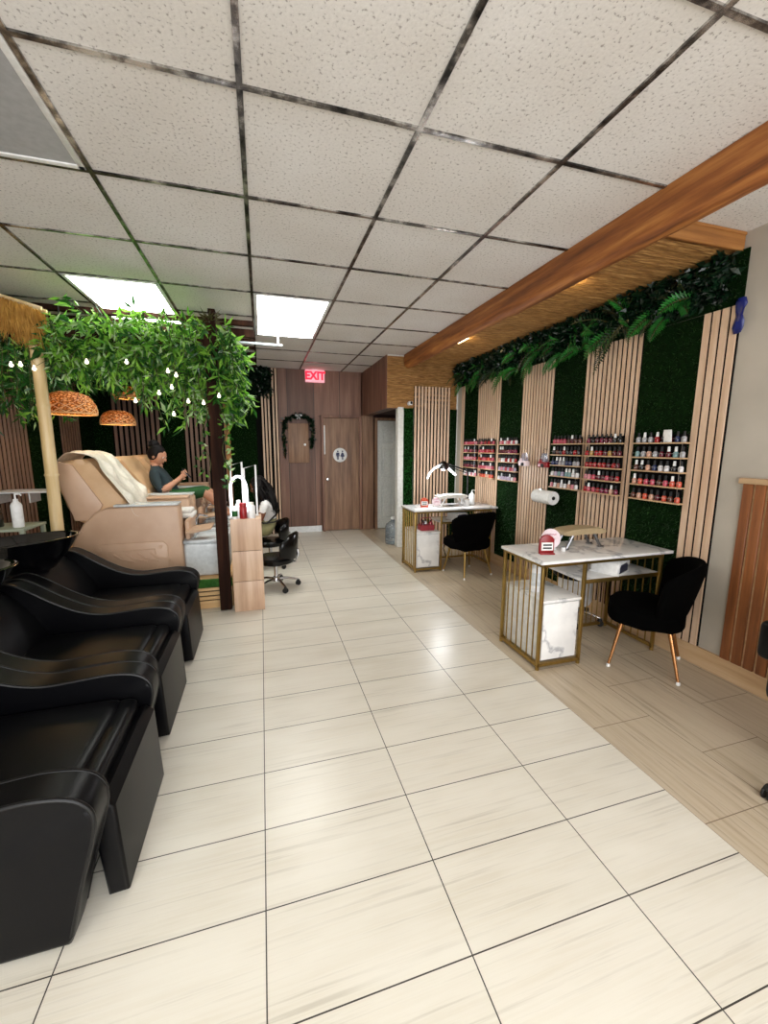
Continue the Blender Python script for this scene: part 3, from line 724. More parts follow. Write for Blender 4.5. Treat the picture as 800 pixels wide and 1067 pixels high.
# ------------------------------------------------------------------ velvet chairs with metal legs
def velvet(label, loc, rz, legm):
    t = thing('velvet_chair', label, 'chair', loc, rz, 'black velvet customer chairs')
    # facing +y; seat
    bm = new(); n = 20
    prism(bm, [(.25*math.copysign(abs(math.cos(2*PI*k/28))**.6, math.cos(2*PI*k/28)), .02+.235*math.copysign(abs(math.sin(2*PI*k/28))**.6, math.sin(2*PI*k/28))) for k in range(28)], 'z', .335, .455, .035, 4)
    obj('seat', bm, 'velvet', t, angle=60)
    # curved wrap-around back
    bm = new(); n = 22; V = []
    for i in range(n+1):
        a = R(200+140*i/n); k = abs(i/n-.5)*2
        zt = .80-.10*k**3; zb = .36+.05*k**2
        row = []
        for r, z, bul in ((.215, zb, 0), (.235, (zb+zt)/2-.05, 0), (.305, zt-.03, 0), (.325, zt, 0), (.35, zt+.004, 0), (.368, zt-.03, 0), (.31, (zb+zt)/2-.05, 0), (.262, zb, 0)):
            row.append(bm.verts.new((r*math.cos(a)*1.02, r*math.sin(a)*.93+.04, z)))
        V.append(row)
    m_ = len(V[0])
    for A, D in zip(V, V[1:]):
        for j in range(m_): bm.faces.new((A[j], A[(j+1) % m_], D[(j+1) % m_], D[j]))
    bm.faces.new(V[0]); bm.faces.new(V[-1][::-1])
    o = obj('backrest', bm, 'velvet', t, angle=80); o.modifiers.new('s', 'SUBSURF').levels = 1; o.modifiers['s'].render_levels = 1
    bm = new(); box(bm, -.17, .17, -.15, .17, .318, .34, .006); obj('seat_frame', bm, 'velvet', t)
    for sx, sy in ((-1, 1), (1, 1), (-1, -1), (1, -1)):
        bm = new(); a = Vector((sx*.15, sy*.14+.01, .33)); b = Vector((sx*.21, sy*.205+.0, .012))
        tube(bm, [a, b], [.0145, .009], 12); l = obj('leg', bm, legm, t)
        bm = new(); lathe(bm, [(.012, 0), (.013, .012), (.010, .022)], (b.x, b.y, 0), 12); obj('foot_cap', bm, 'white', l)
    return t
v1 = velvet('black velvet chair with copper legs at the near manicure desk', (2.615, 2.13, 0), R(38), 'copper')
v2 = velvet('black velvet chair with gold legs at the far manicure desk', (2.40, 4.44, 0), R(12), 'gold')

# ------------------------------------------------------------------ rolling stools
def star_base(t, h=.3, r=.24, m='chrome', n=5, ph=0):
    bs = thing_part('base', t)
    bm = new(); tube(bm, [(0, 0, .085), (0, 0, h)], .022, 12); lathe(bm, [(.045, .075), (.045, .11), (.03, .13)], seg=14); obj('column', bm, m, bs)
    for k in range(n):
        a = ph+2*PI*k/n; c, s = math.cos(a), math.sin(a)
        bm = new(); tube(bm, [(0, 0, .10), (r*.5*c, r*.5*s, .098), (r*c, r*s, .07)], [.017, .014, .011], 8); obj('spoke', bm, m, bs)
        bm = new(); mm = Matrix.Translation((r*c, r*s, .028)) @ Matrix.Rotation(a+.6, 4, 'Z') @ Matrix.Rotation(R(90), 4, 'X')
        for q in (-.017, .007): lathe(bm, [(.0, q), (.026, q), (.028, q+.002), (.028, q+.008), (.026, q+.01), (0, q+.01)], (0, 0, 0), 14, m=mm)
        lathe(bm, [(.012, .045), (.02, .05), (.012, .07)], (r*c, r*s, 0), 10)
        obj('caster', bm, 'rubber', bs)
def task_stool(label, loc, rz, sh=.42):
    t = thing('rolling_stool', label, 'stool', loc, rz, 'black rolling pedicure stools')
    star_base(t, sh-.07, .24)
    bm = new(); lathe(bm, [(0, sh-.075), (.17, sh-.075), (.20, sh-.06), (.205, sh-.02), (.19, sh), (.12, sh+.008), (0, sh+.004)], seg=28, sy=1.0); obj('seat', bm, 'vinyl', t)
    bm = new(); tube(bm, [(0, -.02, sh-.08), (0, -.22, sh-.06), (0, -.255, sh+.02), (0, -.25, sh+.08)], .014, 8); obj('back_bar', bm, 'chrome', t)
    bm = new(); n = 14; V = []
    for i in range(n+1):
        a = R(205+130*i/n); k = abs(i/n-.5)*2; V.append([])
        zt = sh+.27-.09*k**2.2; zb = sh-.005+.06*k**2
        for r, z in ((.215, zb), (.205, (zb+zt)/2), (.222, zt-.012), (.238, zt), (.256, zt-.014), (.248, (zb+zt)/2), (.246, zb), (.23, zb-.014)):
            V[-1].append(bm.verts.new((r*math.cos(a), r*math.sin(a), z)))
    for A, D in zip(V, V[1:]):
        for j in range(8): bm.faces.new((A[j], A[(j+1) % 8], D[(j+1) % 8], D[j]))
    bm.faces.new(V[0]); bm.faces.new(V[-1][::-1]); obj('backrest', bm, 'vinyl', t, angle=70)
    return t
s1 = task_stool('empty shiny black rolling stool beside the short tiled pillar', (.10, 4.55, 0), R(75), .36)
dup(s1, (.06, 5.42, 0), R(95), 'black rolling stool the long-haired nail technician sits on')
t = thing('rolling_stool', 'white bodied rolling stool with black seat under the near desk', 'stool', (2.66, 2.90, 0), 0)
star_base(t, .3, .22, 'chrome', 5, .3)
bm = new(); lathe(bm, [(0, .16), (.125, .17), (.14, .2), (.15, .40), (.145, .42), (0, .42)], seg=28); obj('seat_body', bm, 'white', t)
bm = new(); lathe(bm, [(0, .42), (.185, .42), (.2, .44), (.2, .49), (.17, .51), (0, .512)], seg=28); obj('seat', bm, 'black', t)
# black salon chair cut off by the right edge
t = thing('styling_chair', 'black salon chair cut off by the right edge of the photo', 'salon chair', (2.40, .88, 0), 0)
star_base(t, .4, .345, 'rubber', 5, R(150))
bm = new(); box(bm, -.30, .28, -.28, .26, .43, .60, .05, 4); obj('seat', bm, 'black', t)
bm = new(); box(bm, .17, .28, -.26, .26, .56, 1.0, .04, 4); obj('backrest', bm, 'black', t)
for y in (-.30, .21):
    bm = new(); box(bm, -.315, .22, y, y+.085, .625, .80, .025, 3); a = obj('armrest', bm, 'black', t)
    bm = new(); box(bm, .12, .16, y+.02, y+.06, .5, .64, .004); obj('arm_bracket', bm, 'chrome', a)

# ------------------------------------------------------------------ nail polish racks
ORD = ['first', 'second', 'third', 'fourth', 'fifth', 'sixth', 'seventh', 'eighth', 'ninth', 'tenth']
SH = ['top', 'second', 'middle', 'fourth', 'bottom']; SZ = [1.590, 1.480, 1.375, 1.265, 1.150]
PC = {}
def pmat(name):
    if name in PC: return PC[name]
    hx = dict(red='#a3141c', wine='#5a1020', pink='#d98a96', rose='#c04a5e', coral='#d2553c', nude='#cf9e86', white='#e4e2e4', lilac='#b8aac4', teal='#7fa3a6', blue='#27345e', black='#141216', brown='#5d3326', silver='#a9a9ae', gold='#b08a46', berry='#7a1c3c')[name]
    PC[name] = mat('polish_'+name, hx, .12, coat=.6); return PC[name]
bmesh_cache = {}
def bottle_mesh(col, cap):
    if col not in bmesh_cache:
        bm = new(); lathe(bm, [(0, 0), (.0155, 0), (.0175, .004), (.0175, .034), (.012, .042), (.0085, .044), (0, .044)], seg=10)
        o = obj('x', bm, pmat(col)); bmesh_cache[col] = o.data; bpy.data.objects.remove(o)
    if ('cap', cap) not in bmesh_cache:
        bm = new(); lathe(bm, [(.0098, .043), (.0102, .046), (.0085, .078), (0, .079)], seg=10)
        o = obj('x', bm, cap); bmesh_cache[('cap', cap)] = o.data; bpy.data.objects.remove(o)
    return bmesh_cache[col], bmesh_cache[('cap', cap)]
random.seed(12)
racks = [('nearest the grey wall', 2.21, 2.64, [['blue', 'black', 'wine', 'silver', 'red'], ['silver', 'teal', 'wine', 'nude'], ['nude', 'white', 'black', 'blue', 'brown'], ['brown', 'nude', 'coral', 'rose'], ['brown', 'wine', 'nude', 'coral']]),
         ('on the red-polish slat panel', 2.76, 3.17, [['wine', 'black', 'berry'], ['coral', 'red', 'gold', 'wine'], ['red', 'wine', 'red'], ['rose', 'wine', 'pink', 'red'], ['berry', 'nude', 'rose', 'red']]),
         ('above the paper towel roll', 3.225, 3.63, [['wine', 'brown', 'rose'], ['wine', 'brown', 'black', 'red'], ['teal', 'silver', 'blue'], ['white', 'teal', 'lilac'], ['white', 'nude', 'pink']]),
         ('left of the hanging pouches', 4.24, 4.63, [['pink', 'white', 'rose'], ['wine', 'berry', 'rose'], ['red', 'nude', 'white'], ['pink', 'lilac', 'rose'], ['lilac', 'pink', 'white']]),
         ('on the slats behind the lamp', 4.745, 5.15, [['red', 'rose', 'wine'], ['rose', 'red'], ['red', 'coral', 'rose'], ['pink', 'rose'], ['nude', 'coral']]),
         ('in the far corner', 5.2, 5.58, [['rose', 'pink'], ['wine', 'rose'], ['rose', 'pink'], ['berry', 'wine'], ['pink', 'white']])]
for phrase, y0, y1, pal in racks:
    t = thing('polish_rack', 'wooden five-shelf polish rack '+phrase, 'rack', (XR, (y0+y1)/2, 0), 0, 'nail polish racks on the right wall')
    w = (y1-y0)/2
    for z in SZ:
        bm = new(); box(bm, -.085, -.032, -w, w, z-.010, z, .002); obj('shelf', bm, 'base', t)
    bm = new(); box(bm, -.036, -.031, -w+.02, w-.02, SZ[-1], SZ[0]+.06); obj('back_panel', bm, 'dark', t, smooth=False)
    bm = new()
    for z in SZ: tube(bm, [(-.084, -w+.003, z+.028), (-.084, w-.003, z+.028)], .0012, 6)
    tube(bm, [(-.084, -w+.02, SZ[4]), (-.084, -w+.02, SZ[0]+.028)], .0014, 6)
    obj('rail_wires', bm, 'chrome', t)
    n = 8
    for si, z in enumerate(SZ):
        for k in range(n):
            col = random.choice(pal[si]); cap = 'white' if (random.random() < .18) else 'rubber'
            bme, cme = bottle_mesh(col, cap)
            o = bpy.data.objects.new('polish_bottle', bme); C.objects.link(o)
            o.location = (XR-.060+random.uniform(-.004, .004), y1-.028-(y1-y0-.056)*k/(n-1)+random.uniform(-.003, .003), z+.0005)
            c = bpy.data.objects.new('cap', cme); C.objects.link(c); c.parent = o
            tag(o, '%s bottle, %s from left, %s shelf of polish rack %s' % (col, ORD[k], SH[si], phrase), 'nail polish', 'nail polish bottles on the wall racks')
# white card standing among the bottles of the nearest rack
bm = new(); obox(bm, (XR-.088, 2.345, 1.637), (.004, .062, .09), (0, -.1, 0), .001); tag(obj('card', bm, 'paper'), 'small white card on the top shelf of the rack nearest the grey wall', 'card')
# paper towel roll
t = thing('paper_towel_roll', 'white paper towel roll on a holder on the slat panel', 'paper towel', (2.85, 3.64, 1.035))
bm = new(); mm = Matrix.Rotation(R(90), 4, 'X')
lathe(bm, [(.02, -.14), (.068, -.14), (.07, -.136), (.07, .136), (.068, .14), (.02, .14), (.02, -.14)], seg=32, m=mm); obj('roll', bm, 'paper', t)
bm = new(); lathe(bm, [(0, -.141), (.0195, -.141), (.0195, .141), (0, .141)], seg=16, m=mm); obj('core', bm, 'ink', t)
bm = new(); tube(bm, [(.075, .165, .03), (.0, .165, 0), (.0, -.15, 0)], .006, 8); box(bm, .07, .08, .12, .2, -.03, .07, .002); obj('holder', bm, 'chrome', t)
for lab, y, cm in (('clear pouch with pink and dark items hooked left on the slat panel', 4.09, 'pink'), ('clear pouch with red contents hooked right on the slat panel', 3.74, 'red')):
    t = thing('hanging_pouch', lab, 'pouch', (2.90, y, 1.36), 0, 'clear pouches on the slat panel')
    bm = new(); tube(bm, [(.025, 0, .17), (-.01, 0, .175), (-.022, 0, .16), (-.012, 0, .145)], .0035, 6); obj('hook', bm, 'chrome', t)
    bm = new(); prism(bm, [(-.045, .03), (-.02, .13), (.02, .13), (.045, .03), (.06, -.0), (-.06, -.0)], 'x', -.028, .018, .008, 2); obj('bag', bm, 'clear', t)
    bm = new(); box(bm, -.036, .02, -.075, .075, -.02, .04, .012, 3); sphere(bm, (-.02, .03, .045), .026, 8); obj('contents', bm, cm, t)
    bm = new(); sphere(bm, (-.034, -.01, -.0), .026, 10, (.5, 1.2, .8)); obj('dark_item', bm, 'ink', t)

# ------------------------------------------------------------------ things on the desks
DZ = .79
def card_stand(label, loc, rz, m, w=.105, h=.14):
    t = thing('card_stand', label, 'card stand', loc, rz)
    bm = new(); prism(bm, [(-w/2, 0), (w/2, 0), (w/2, h*.72), (w*.4, h*.88), (w*.2, h*.98), (0, h), (-w*.2, h*.98), (-w*.4, h*.88), (-w/2, h*.72)], 'y', -.012, .012, .003, 2); obj('holder', bm, m, t)
    bm = new(); box(bm, -w/2, w/2, -.035, .012, 0, .012, .003); obj('foot', bm, m, t)
    bm = new(); box(bm, -w*.4, w*.4, -.018, -.012, h*.2, h*.62, .001); cd = obj('card', bm, 'paper', t)
    bm = new(); box(bm, -w*.30, w*.30, -.0195, -.018, h*.45, h*.53); box(bm, -w*.30, w*.30, -.0195, -.018, h*.29, h*.37); obj('print', bm, 'ink', cd, smooth=False)
    return t
card_stand('dark red arched card stand with white card on the near desk', (1.945, 2.43, DZ), R(-14), 'red')
card_stand('orange red card stand on the far desk', (1.98, 4.85, DZ), R(-14), 'orange', .10, .12)
def disc_sign(label, loc, rz, r=.075):
    t = thing('round_sign', label, 'sign', loc, rz)
    bm = new(); lathe(bm, [(0, -.004), (r, -.004), (r, .004), (0, .004)], (0, 0, r+.008), 36, m=Matrix.Rotation(R(80), 4, 'X')); obj('disc', bm, 'pink', t)
    bm = new(); box(bm, -.04, .04, -.02, .02, 0, .012, .003); obj('base', bm, 'white', t)
    bm = new(); random.seed(4)
    for z, a in ((r+.04, .042), (r+.005, .03)):
        pts = [(-a+2*a*i/24, -.0065+(z-r-.008)*.17, z+.007*math.sin(i*1.9)) for i in range(25)]
        tube(bm, pts, .0014, 4)
    obj('script', bm, 'pinkink', t, smooth=False)
    return t
disc_sign('pale pink round sign with pink script beside the tan hand rest', (2.06, 2.53, DZ), R(-12))
disc_sign('pale pink round sign on the far desk beside the white hand rest', (2.14, 4.83, DZ), R(-12), .06)
def hand_rest(label, loc, rz, cm, lm, L=.40):
    t = thing('hand_rest', label, 'hand rest', loc, rz)
    bm = new(); prism(bm, smooth_poly([(-L/2, .12), (-L/2+.02, .143), (-.05, .155), (.05, .155), (L/2-.02, .143), (L/2, .12), (L/2-.03, .108), (0, .112), (-L/2+.03, .108), (-L/2, .12)], 4)[:-1], 'y', -.075, .075, .012, 3); obj('cushion', bm, cm, t, angle=60)
    for s in (-1, 1):
        for q in (-1, 1):
            bm = new(); tube(bm, [(s*(L/2-.1), q*.05, .112), (s*(L/2-.04), q*.055, .008)], [.013, .011], 8); obox(bm, (s*(L/2-.035), q*.055, .006), (.05, .022, .012), (0, 0, 0), .004); obj('leg', bm, lm, t)
    return t
hand_rest('tan padded hand rest with chrome legs on the near desk', (2.33, 2.55, DZ), R(2), 'cushion', 'steel')
hand_rest('white padded hand rest with white frame on the far desk', (2.36, 4.86, DZ), R(2), 'offwhite', 'white', .42)
def nail_dryer(label, loc, rz):
    t = thing('nail_dryer', label, 'nail dryer', loc, rz)
    bm = new(); prism(bm, [(-.1, .012), (-.1, .075), (-.07, .1), (.07, .1), (.1, .075), (.1, .012)], 'y', -.1, .1, .014, 3); obj('housing', bm, 'white', t, angle=60)
    bm = new(); prism(bm, [(-.075, .016), (-.075, .06), (-.055, .078), (.055, .078), (.075, .06), (.075, .016)], 'y', -.104, -.09, .003, 1); obj('opening', bm, 'dkblue', t)
    bm = new(); box(bm, -.105, .105, -.105, .105, 0, .014, .004); obj('base_plate', bm, 'white', t)
    return t
nd = nail_dryer('white nail dryer with dark opening on the near desk shelf', (2.50, 2.40, .622), R(25))
nail_dryer('white nail dryer on the shelf under the far desk top', (2.42, 4.78, .622), R(10))
t = thing('tissue_box', 'white box behind the dryer on the near desk shelf', 'box', (2.68, 2.54, .622))
bm = new(); box(bm, -.11, .11, -.06, .06, 0, .07, .008); obj('carton', bm, 'white', t); bm = new(); box(bm, -.06, .06, -.02, .02, .07, .073, .001); obj('slot', bm, 'grey', t)
def bottle(name, label, cat, loc, r, h, m, capm, capr=.5, caph=.2, pump=False, band=None):
    t = thing(name, label, cat, loc)
    bm = new(); lathe(bm, [(0, 0), (r*.94, 0), (r, .006), (r, h*.74), (r*.85, h*.8), (r*capr, h*.86), (r*capr, h*.88), (0, h*.88)], seg=20); obj('body', bm, m, t)
    bm = new()
    if pump:
        lathe(bm, [(r*.45, h*.86), (r*.45, h*.95), (r*.16, h*.96), (r*.16, h*1.12), (0, h*1.12)], seg=14); tube(bm, [(0, 0, h*1.12), (r*.9, 0, h*1.12), (r*1.1, 0, h*1.06)], r*.16, 6)
    else: lathe(bm, [(r*capr*1.08, h*.84), (r*capr*1.08, h), (0, h)], seg=16)
    obj('pump' if pump else 'cap', bm, capm, t)
    if band:
        bm = new(); lathe(bm, [(r*1.01, h*.2), (r*1.012, h*.2), (r*1.012, h*.62), (r*1.01, h*.62)], seg=20); obj('label_band', bm, band, t)
    return t
bottle('spray_bottle', 'white bottle behind the gold bars on the near desk cabinet', 'bottle', (1.90, 2.47, .503), .042, .23, 'white', 'white', band='tub')
bottle('jar', 'small white jar on the near desk under the round sign', 'jar', (2.12, 2.46, DZ), .016, .035, 'white', 'grey', .8)
# far desk clutter
bottle('pump_bottle', 'white pump bottle on the far desk closest to the wall', 'bottle', (2.70, 4.93, DZ), .04, .17, 'white', 'white', pump=True)
bottle('lotion_bottle', 'short white lotion bottle left of the pump bottle on far desk', 'bottle', (2.60, 4.98, DZ), .035, .13, 'white', 'white')
bottle('cream_jar', 'white cream jar in front of the bottles on the far desk', 'jar', (2.57, 4.83, DZ), .04, .09, 'white', 'offwhite', .9)
t = thing('supply_basket', 'red basket of small bottles on the far desk cabinet', 'basket', (1.98, 4.78, .503))
bm = new(); prism(bm, [(-.09, -.06), (.09, -.06), (.09, .06), (-.09, .06)], 'z', 0, .075, .008, 2); obj('tray', bm, 'pinkbasket', t)
bm = new(); tube(bm, [(-.09, 0, .07), (-.06, 0, .16), (.06, 0, .16), (.09, 0, .07)], .006, 6); obj('handle', bm, 'pinkbasket', t)
for i, (x, y, cl, nm) in enumerate(((-.05, -.02, 'wine', 'wine red bottle left in the red supply basket'), (.0, .02, 'white', 'white bottle in the middle of the red supply basket'), (.05, -.02, 'red', 'red bottle on the right in the red supply basket'))):
    bottle('supply_bottle', nm, 'bottle', (1.98+x, 4.78+y, .505+.0), .02, .13, pmat(cl), 'rubber')
# far desk lamp with black head, spring arm and curved white LED arm
t = thing('desk_lamp', 'articulated black and white desk lamp lighting the far desk', 'lamp', (2.66, 4.99, DZ))
bm = new(); lathe(bm, [(.07, 0), (.07, .012), (.02, .02), (.016, .05)], seg=20); obj('base', bm, 'rubber', t)
bm = new(); tube(bm, [(0, 0, .04), (0, .0, .46)], .011, 8); tube(bm, [(.015, 0, .44), (-.36, -.05, .56)], .009, 8); tube(bm, [(.015, .02, .41), (-.36, -.03, .53)], .006, 8); obj('arm', bm, 'rubber', t)
bm = new(); lathe(bm, [(.02, .07), (.045, .05), (.075, .0), (.078, -.01), (.07, -.01), (.0, .03)], (-.40, -.08, .515), 20, m=Matrix.Rotation(R(24), 4, 'X')); obj('lamp_head', bm, 'gloss', t)
bm = new(); sphere(bm, (-.40, -.085, .50), .038, 12); obj('lamp_bulb', bm, 'ledw', t)
bm = new(); tube(bm, [(-.63, -.10, .36), (-.60, -.10, .43), (-.54, -.10, .49), (-.47, -.10, .525), (-.40, -.09, .535)], .012, 8); obj('curved_arm', bm, 'lampw', t)
bm = new(); tube(bm, [(-.34, -.09, .50), (-.23, -.10, .40)], .013, 8); obj('led_bar', bm, 'lampw', t)
# cable under far desk with plug strip
bm = new(); tube(bm, [(2.45, 5.02, .012), (2.40, 4.95, .05), (2.33, 4.9, .10), (2.30, 4.93, .2), (2.36, 5.0, .3)], .006, 6); tag(obj('power_cable', bm, 'rubber'), 'black power cable hanging beneath the far desk', 'cable')
# ------------------------------------------------------------------ people
def person(label, joints, bones, head, mats, group=None):
    """joints: name -> (x,y,z,r); bones: (a,b,material index); head: (centre, yaw, pitch); mats: list"""
    names = list(joints); idx = {n: i for i, n in enumerate(names)}
    me = bpy.data.meshes.new('skel'); me.from_pydata([joints[n][:3] for n in names], [(idx[a], idx[b]) for a, b, _ in bones], [])
    o = bpy.data.objects.new('skel', me); C.objects.link(o)
    md = o.modifiers.new('skin', 'SKIN'); md.use_smooth_shade = True
    for i, n in enumerate(names):
        v = me.skin_vertices[0].data[i]; v.radius = (joints[n][3],)*2; v.use_root = (n == 'pelvis')
    sd = o.modifiers.new('sub', 'SUBSURF'); sd.levels = 2; sd.render_levels = 2
    bpy.context.view_layer.update()
    em = bpy.data.meshes.new_from_object(o.evaluated_get(bpy.context.evaluated_depsgraph_get()))
    bpy.data.objects.remove(o)
    bm = new(); bm.from_mesh(em); bpy.data.meshes.remove(em)
    segs = [(Vector(joints[a][:3]), Vector(joints[b][:3]), m, joints[a][3], joints[b][3]) for a, b, m in bones]
    for f in bm.faces:
        c = f.calc_center_median(); best = 9
        for a, b, m, ra, rb in segs:
            d = b-a; t = max(0, min(1, (c-a).dot(d)/max(d.length_squared, 1e-9))); q = (c-a-d*t).length - (ra+(rb-ra)*t)
            if q < best: best = q; f.material_index = m
    # head with face
    hc, yaw, pitch = head
    mm = Matrix.Translation(hc) @ Matrix.Rotation(yaw, 4, 'Z') @ Matrix.Rotation(pitch, 4, 'Y')     # face looks along local +x
    hb = new(); vs = sphere(hb, (0, 0, 0), 1, 24)
    for v in hb.verts:
        x, y, z = v.co
        v.co = Vector((x*.092 + (.012 if x > 0 and z < 0 else 0)*(-z), y*.072*(1-.22*max(0, -z)), z*.112))
        if x > .75 and abs(y) < .25: v.co.x += .006
    n0 = len(hb.verts)
    sphere(hb, (.097, 0, -.012), .014, 10, (1.25, .85, 1.5)); sphere(hb, (.103, 0, -.022), .011, 8, (1.1, 1.15, .8))   # nose
    sphere(hb, (.078, 0, -.090), .024, 10, (.9, 1.1, .8))                                                              # chin
    for s in (-1, 1):
        sphere(hb, (-.005, s*.071, -.008), .026, 10, (.7, .3, 1.15)); sphere(hb, (.082, s*.03, .024), .017, 8, (.5, 1.2, .5))
    for f in hb.faces: f.material_index = 0
    for s in (-1, 1):
        for c, r, sc, mi in (((.0835, s*.030, .010), .0125, (.55, 1.1, .7), len(mats)-3), ((.089, s*.030, .010), .006, (.5, 1, 1), len(mats)-1)):
            for v in sphere(hb, c, r, 10, sc): 
                for f in v.link_faces: f.material_index = mi
    for zz in (-.050, -.058):
        for v in sphere(hb, (.090, 0, zz), .018, 10, (.4, 1.1, .28)):
            for f in v.link_faces: f.material_index = len(mats)-2
    bmesh.ops.transform(hb, matrix=mm, verts=hb.verts[:]); merge(bm, hb)
    b = obj('person', bm, mats, angle=180); tag(b, label, 'person', group)
    return b, mm
def hand(J, Bn, pre, wrist, direc, palm_up, mi, curl=.5):
    d = Vector(direc).normalized(); u = Vector(palm_up).normalized(); s = d.cross(u).normalized(); w = Vector(wrist)
    J[pre+'palm'] = (*(w+d*.055), .024); Bn.append((pre+'wrist', pre+'palm', mi))
    for k, (off, L) in enumerate(((-.027, .062), (-.009, .072), (.009, .067), (.026, .052))):
        a = w+d*.085+s*off; b = a+(d*(1-curl*.4)+u*curl*.5).normalized()*L*.55; c = b+(d*(1-curl)+u*curl).normalized()*L*.5
        J[pre+'a%d' % k] = (*a, .0095); J[pre+'b%d' % k] = (*b, .0085); J[pre+'c%d' % k] = (*c, .007)
        Bn += [(pre+'palm', pre+'a%d' % k, mi), (pre+'a%d' % k, pre+'b%d' % k, mi), (pre+'b%d' % k, pre+'c%d' % k, mi)]
    a = w+d*.04-s*.035; b = a-s*.022+d*.03+u*.012
    J[pre+'t0'] = (*a, .011); J[pre+'t1'] = (*b, .0085); Bn += [(pre+'palm', pre+'t0', mi), (pre+'t0', pre+'t1', mi)]

# woman with a bun on the second pedicure chair, looking at a phone
cy = 5.41
J = dict(pelvis=(-1.06, cy, .95, .135), waist=(-1.12, cy, 1.08, .12), chest=(-1.19, cy, 1.21, .125), neck=(-1.215, cy, 1.325, .05), head0=(-1.20, cy, 1.38, .05))
Bn = [('pelvis', 'waist', 1), ('waist', 'chest', 1), ('chest', 'neck', 1), ('neck', 'head0', 0)]
for s, n in ((-1, 'R'), (1, 'L')):
    J.update({n+'sh': (-1.195, cy+s*.155, 1.245, .058), n+'el': (-1.12, cy+s*.215, 1.05, .045), n+'fa': (-1.03, cy+s*.16, 1.10, .038), n+'wrist': (-.955, cy+s*.085, 1.165, .026),
              n+'hip': (-1.0, cy+s*.09, .945, .10), n+'kn': (-.68, cy+s*.10, 1.02, .07), n+'ca': (-.58, cy+s*.10, .92, .052), n+'an': (-.46, cy+s*.10, .765, .036), n+'heel': (-.45, cy+s*.10, .735, .034), n+'toe': (-.30, cy+s*.11, .765, .028)})
    Bn += [('chest', n+'sh', 1), (n+'sh', n+'el', 1), (n+'el', n+'fa', 0), (n+'fa', n+'wrist', 0), ('pelvis', n+'hip', 2), (n+'hip', n+'kn', 2), (n+'kn', n+'ca', 0), (n+'ca', n+'an', 0), (n+'an', n+'heel', 0), (n+'heel', n+'toe', 0)]
    hand(J, Bn, n, J[n+'wrist'][:3], (.75, -s*.35, .7), (-.3, -s*.8, .3), 0, .7)
hc = Vector((-1.175, cy, 1.445))
w, mm = person('woman with dark bun seated on a pedicure chair, looking down at a phone', J, Bn, (hc, R(-12), R(24)), ['skin', 'teal', 'greencloth', 'eye', 'lips', 'ink'])
bm = new()
for v in sphere(bm, (-.018, 0, .022), 1, 24): v.co = Vector((-.018+(v.co.x+.018)*.098, v.co.y*.082, .022+(v.co.z-.022)*.108))
for v in bm.verts[:]:
    if v.co.x > .035 and v.co.z < .055: v.co.x = .035 - (.055-v.co.z)*.25
random.seed(8)
for v in sphere(bm, (-.075, 0, .105), .058, 16): v.co += ivec()*.003
for _ in range(14):
    a = Vector((-.075, 0, .105))+ivec().normalized()*.05; tube(bm, [a, a+ivec()*.02, a+ivec()*.03], [.006, .005, .002], 5)
bmesh.ops.transform(bm, matrix=mm, verts=bm.verts[:]); obj('hair', bm, 'hair', w, angle=180)
t = thing('mobile_phone', 'dark phone held up by the woman with the bun', 'phone', (-.87, cy-.01, 1.235)); t.rotation_euler = (0, R(-38), 0)
bm = new(); box(bm, -.005, .004, -.036, .036, -.072, .072, .004); obj('body', bm, 'phone', t)
bm = new(); box(bm, -.0062, -.0048, -.032, .032, -.064, .064); obj('screen', bm, 'gloss', t)

# nail technician on the far stool, long dark hair, bent toward the footbath
cy = 5.42
J = dict(pelvis=(.08, cy, .51, .125), waist=(.085, cy, .63, .105), chest=(.035, cy, .80, .118), neck=(-.01, cy, .925, .048), head0=(-.03, cy, .985, .05))
Bn = [('pelvis', 'waist', 2), ('waist', 'chest', 1), ('chest', 'neck', 1), ('neck', 'head0', 0)]
for s, n in ((-1, 'R'), (1, 'L')):
    J.update({n+'sh': (.02, cy+s*.15, .855, .056), n+'su': (-.02, cy+s*.185, .755, .05), n+'el': (-.05, cy+s*.19, .64, .04), n+'fa': (-.17, cy+s*.14, .655, .034), n+'wrist': (-.28, cy+s*.07, .69, .025),
              n+'hip': (.03, cy+s*.09, .50, .095), n+'kn': (-.33, cy+s*.14, .52, .066), n+'ca': (-.29, cy+s*.15, .36, .055), n+'an': (-.23, cy+s*.15, .1, .036), n+'heel': (-.22, cy+s*.15, .045, .035), n+'toe': (-.38, cy+s*.17, .032, .028)})
    Bn += [('chest', n+'sh', 1), (n+'sh', n+'su', 1), (n+'su', n+'el', 0), (n+'el', n+'fa', 0), (n+'fa', n+'wrist', 0), ('pelvis', n+'hip', 2), (n+'hip', n+'kn', 2), (n+'kn', n+'ca', 2), (n+'ca', n+'an', 2), (n+'an', n+'heel', 3), (n+'heel', n+'toe', 3)]
    hand(J, Bn, n, J[n+'wrist'][:3], (-1, -s*.2, .12), (.1, 0, -1), 0, .5)
hc = Vector((-.055, cy, 1.06))
g, mm = person('nail technician with long black hair seated on a rolling stool, back turned', J, Bn, (hc, PI+R(8), R(28)), ['skin2', 'shirt', 'olive', 'rubber', 'eye', 'lips', 'ink'])
bm = new()
for v in sphere(bm, (-.02, 0, .018), 1, 24): v.co = Vector((-.02+(v.co.x+.02)*.102, v.co.y*.086, .018+(v.co.z-.018)*.112))
for v in bm.verts[:]:
    if v.co.x > .04 and v.co.z < .06: v.co.x = .04 - (.06-v.co.z)*.3
bmesh.ops.transform(bm, matrix=mm, verts=bm.verts[:])
random.seed(9)
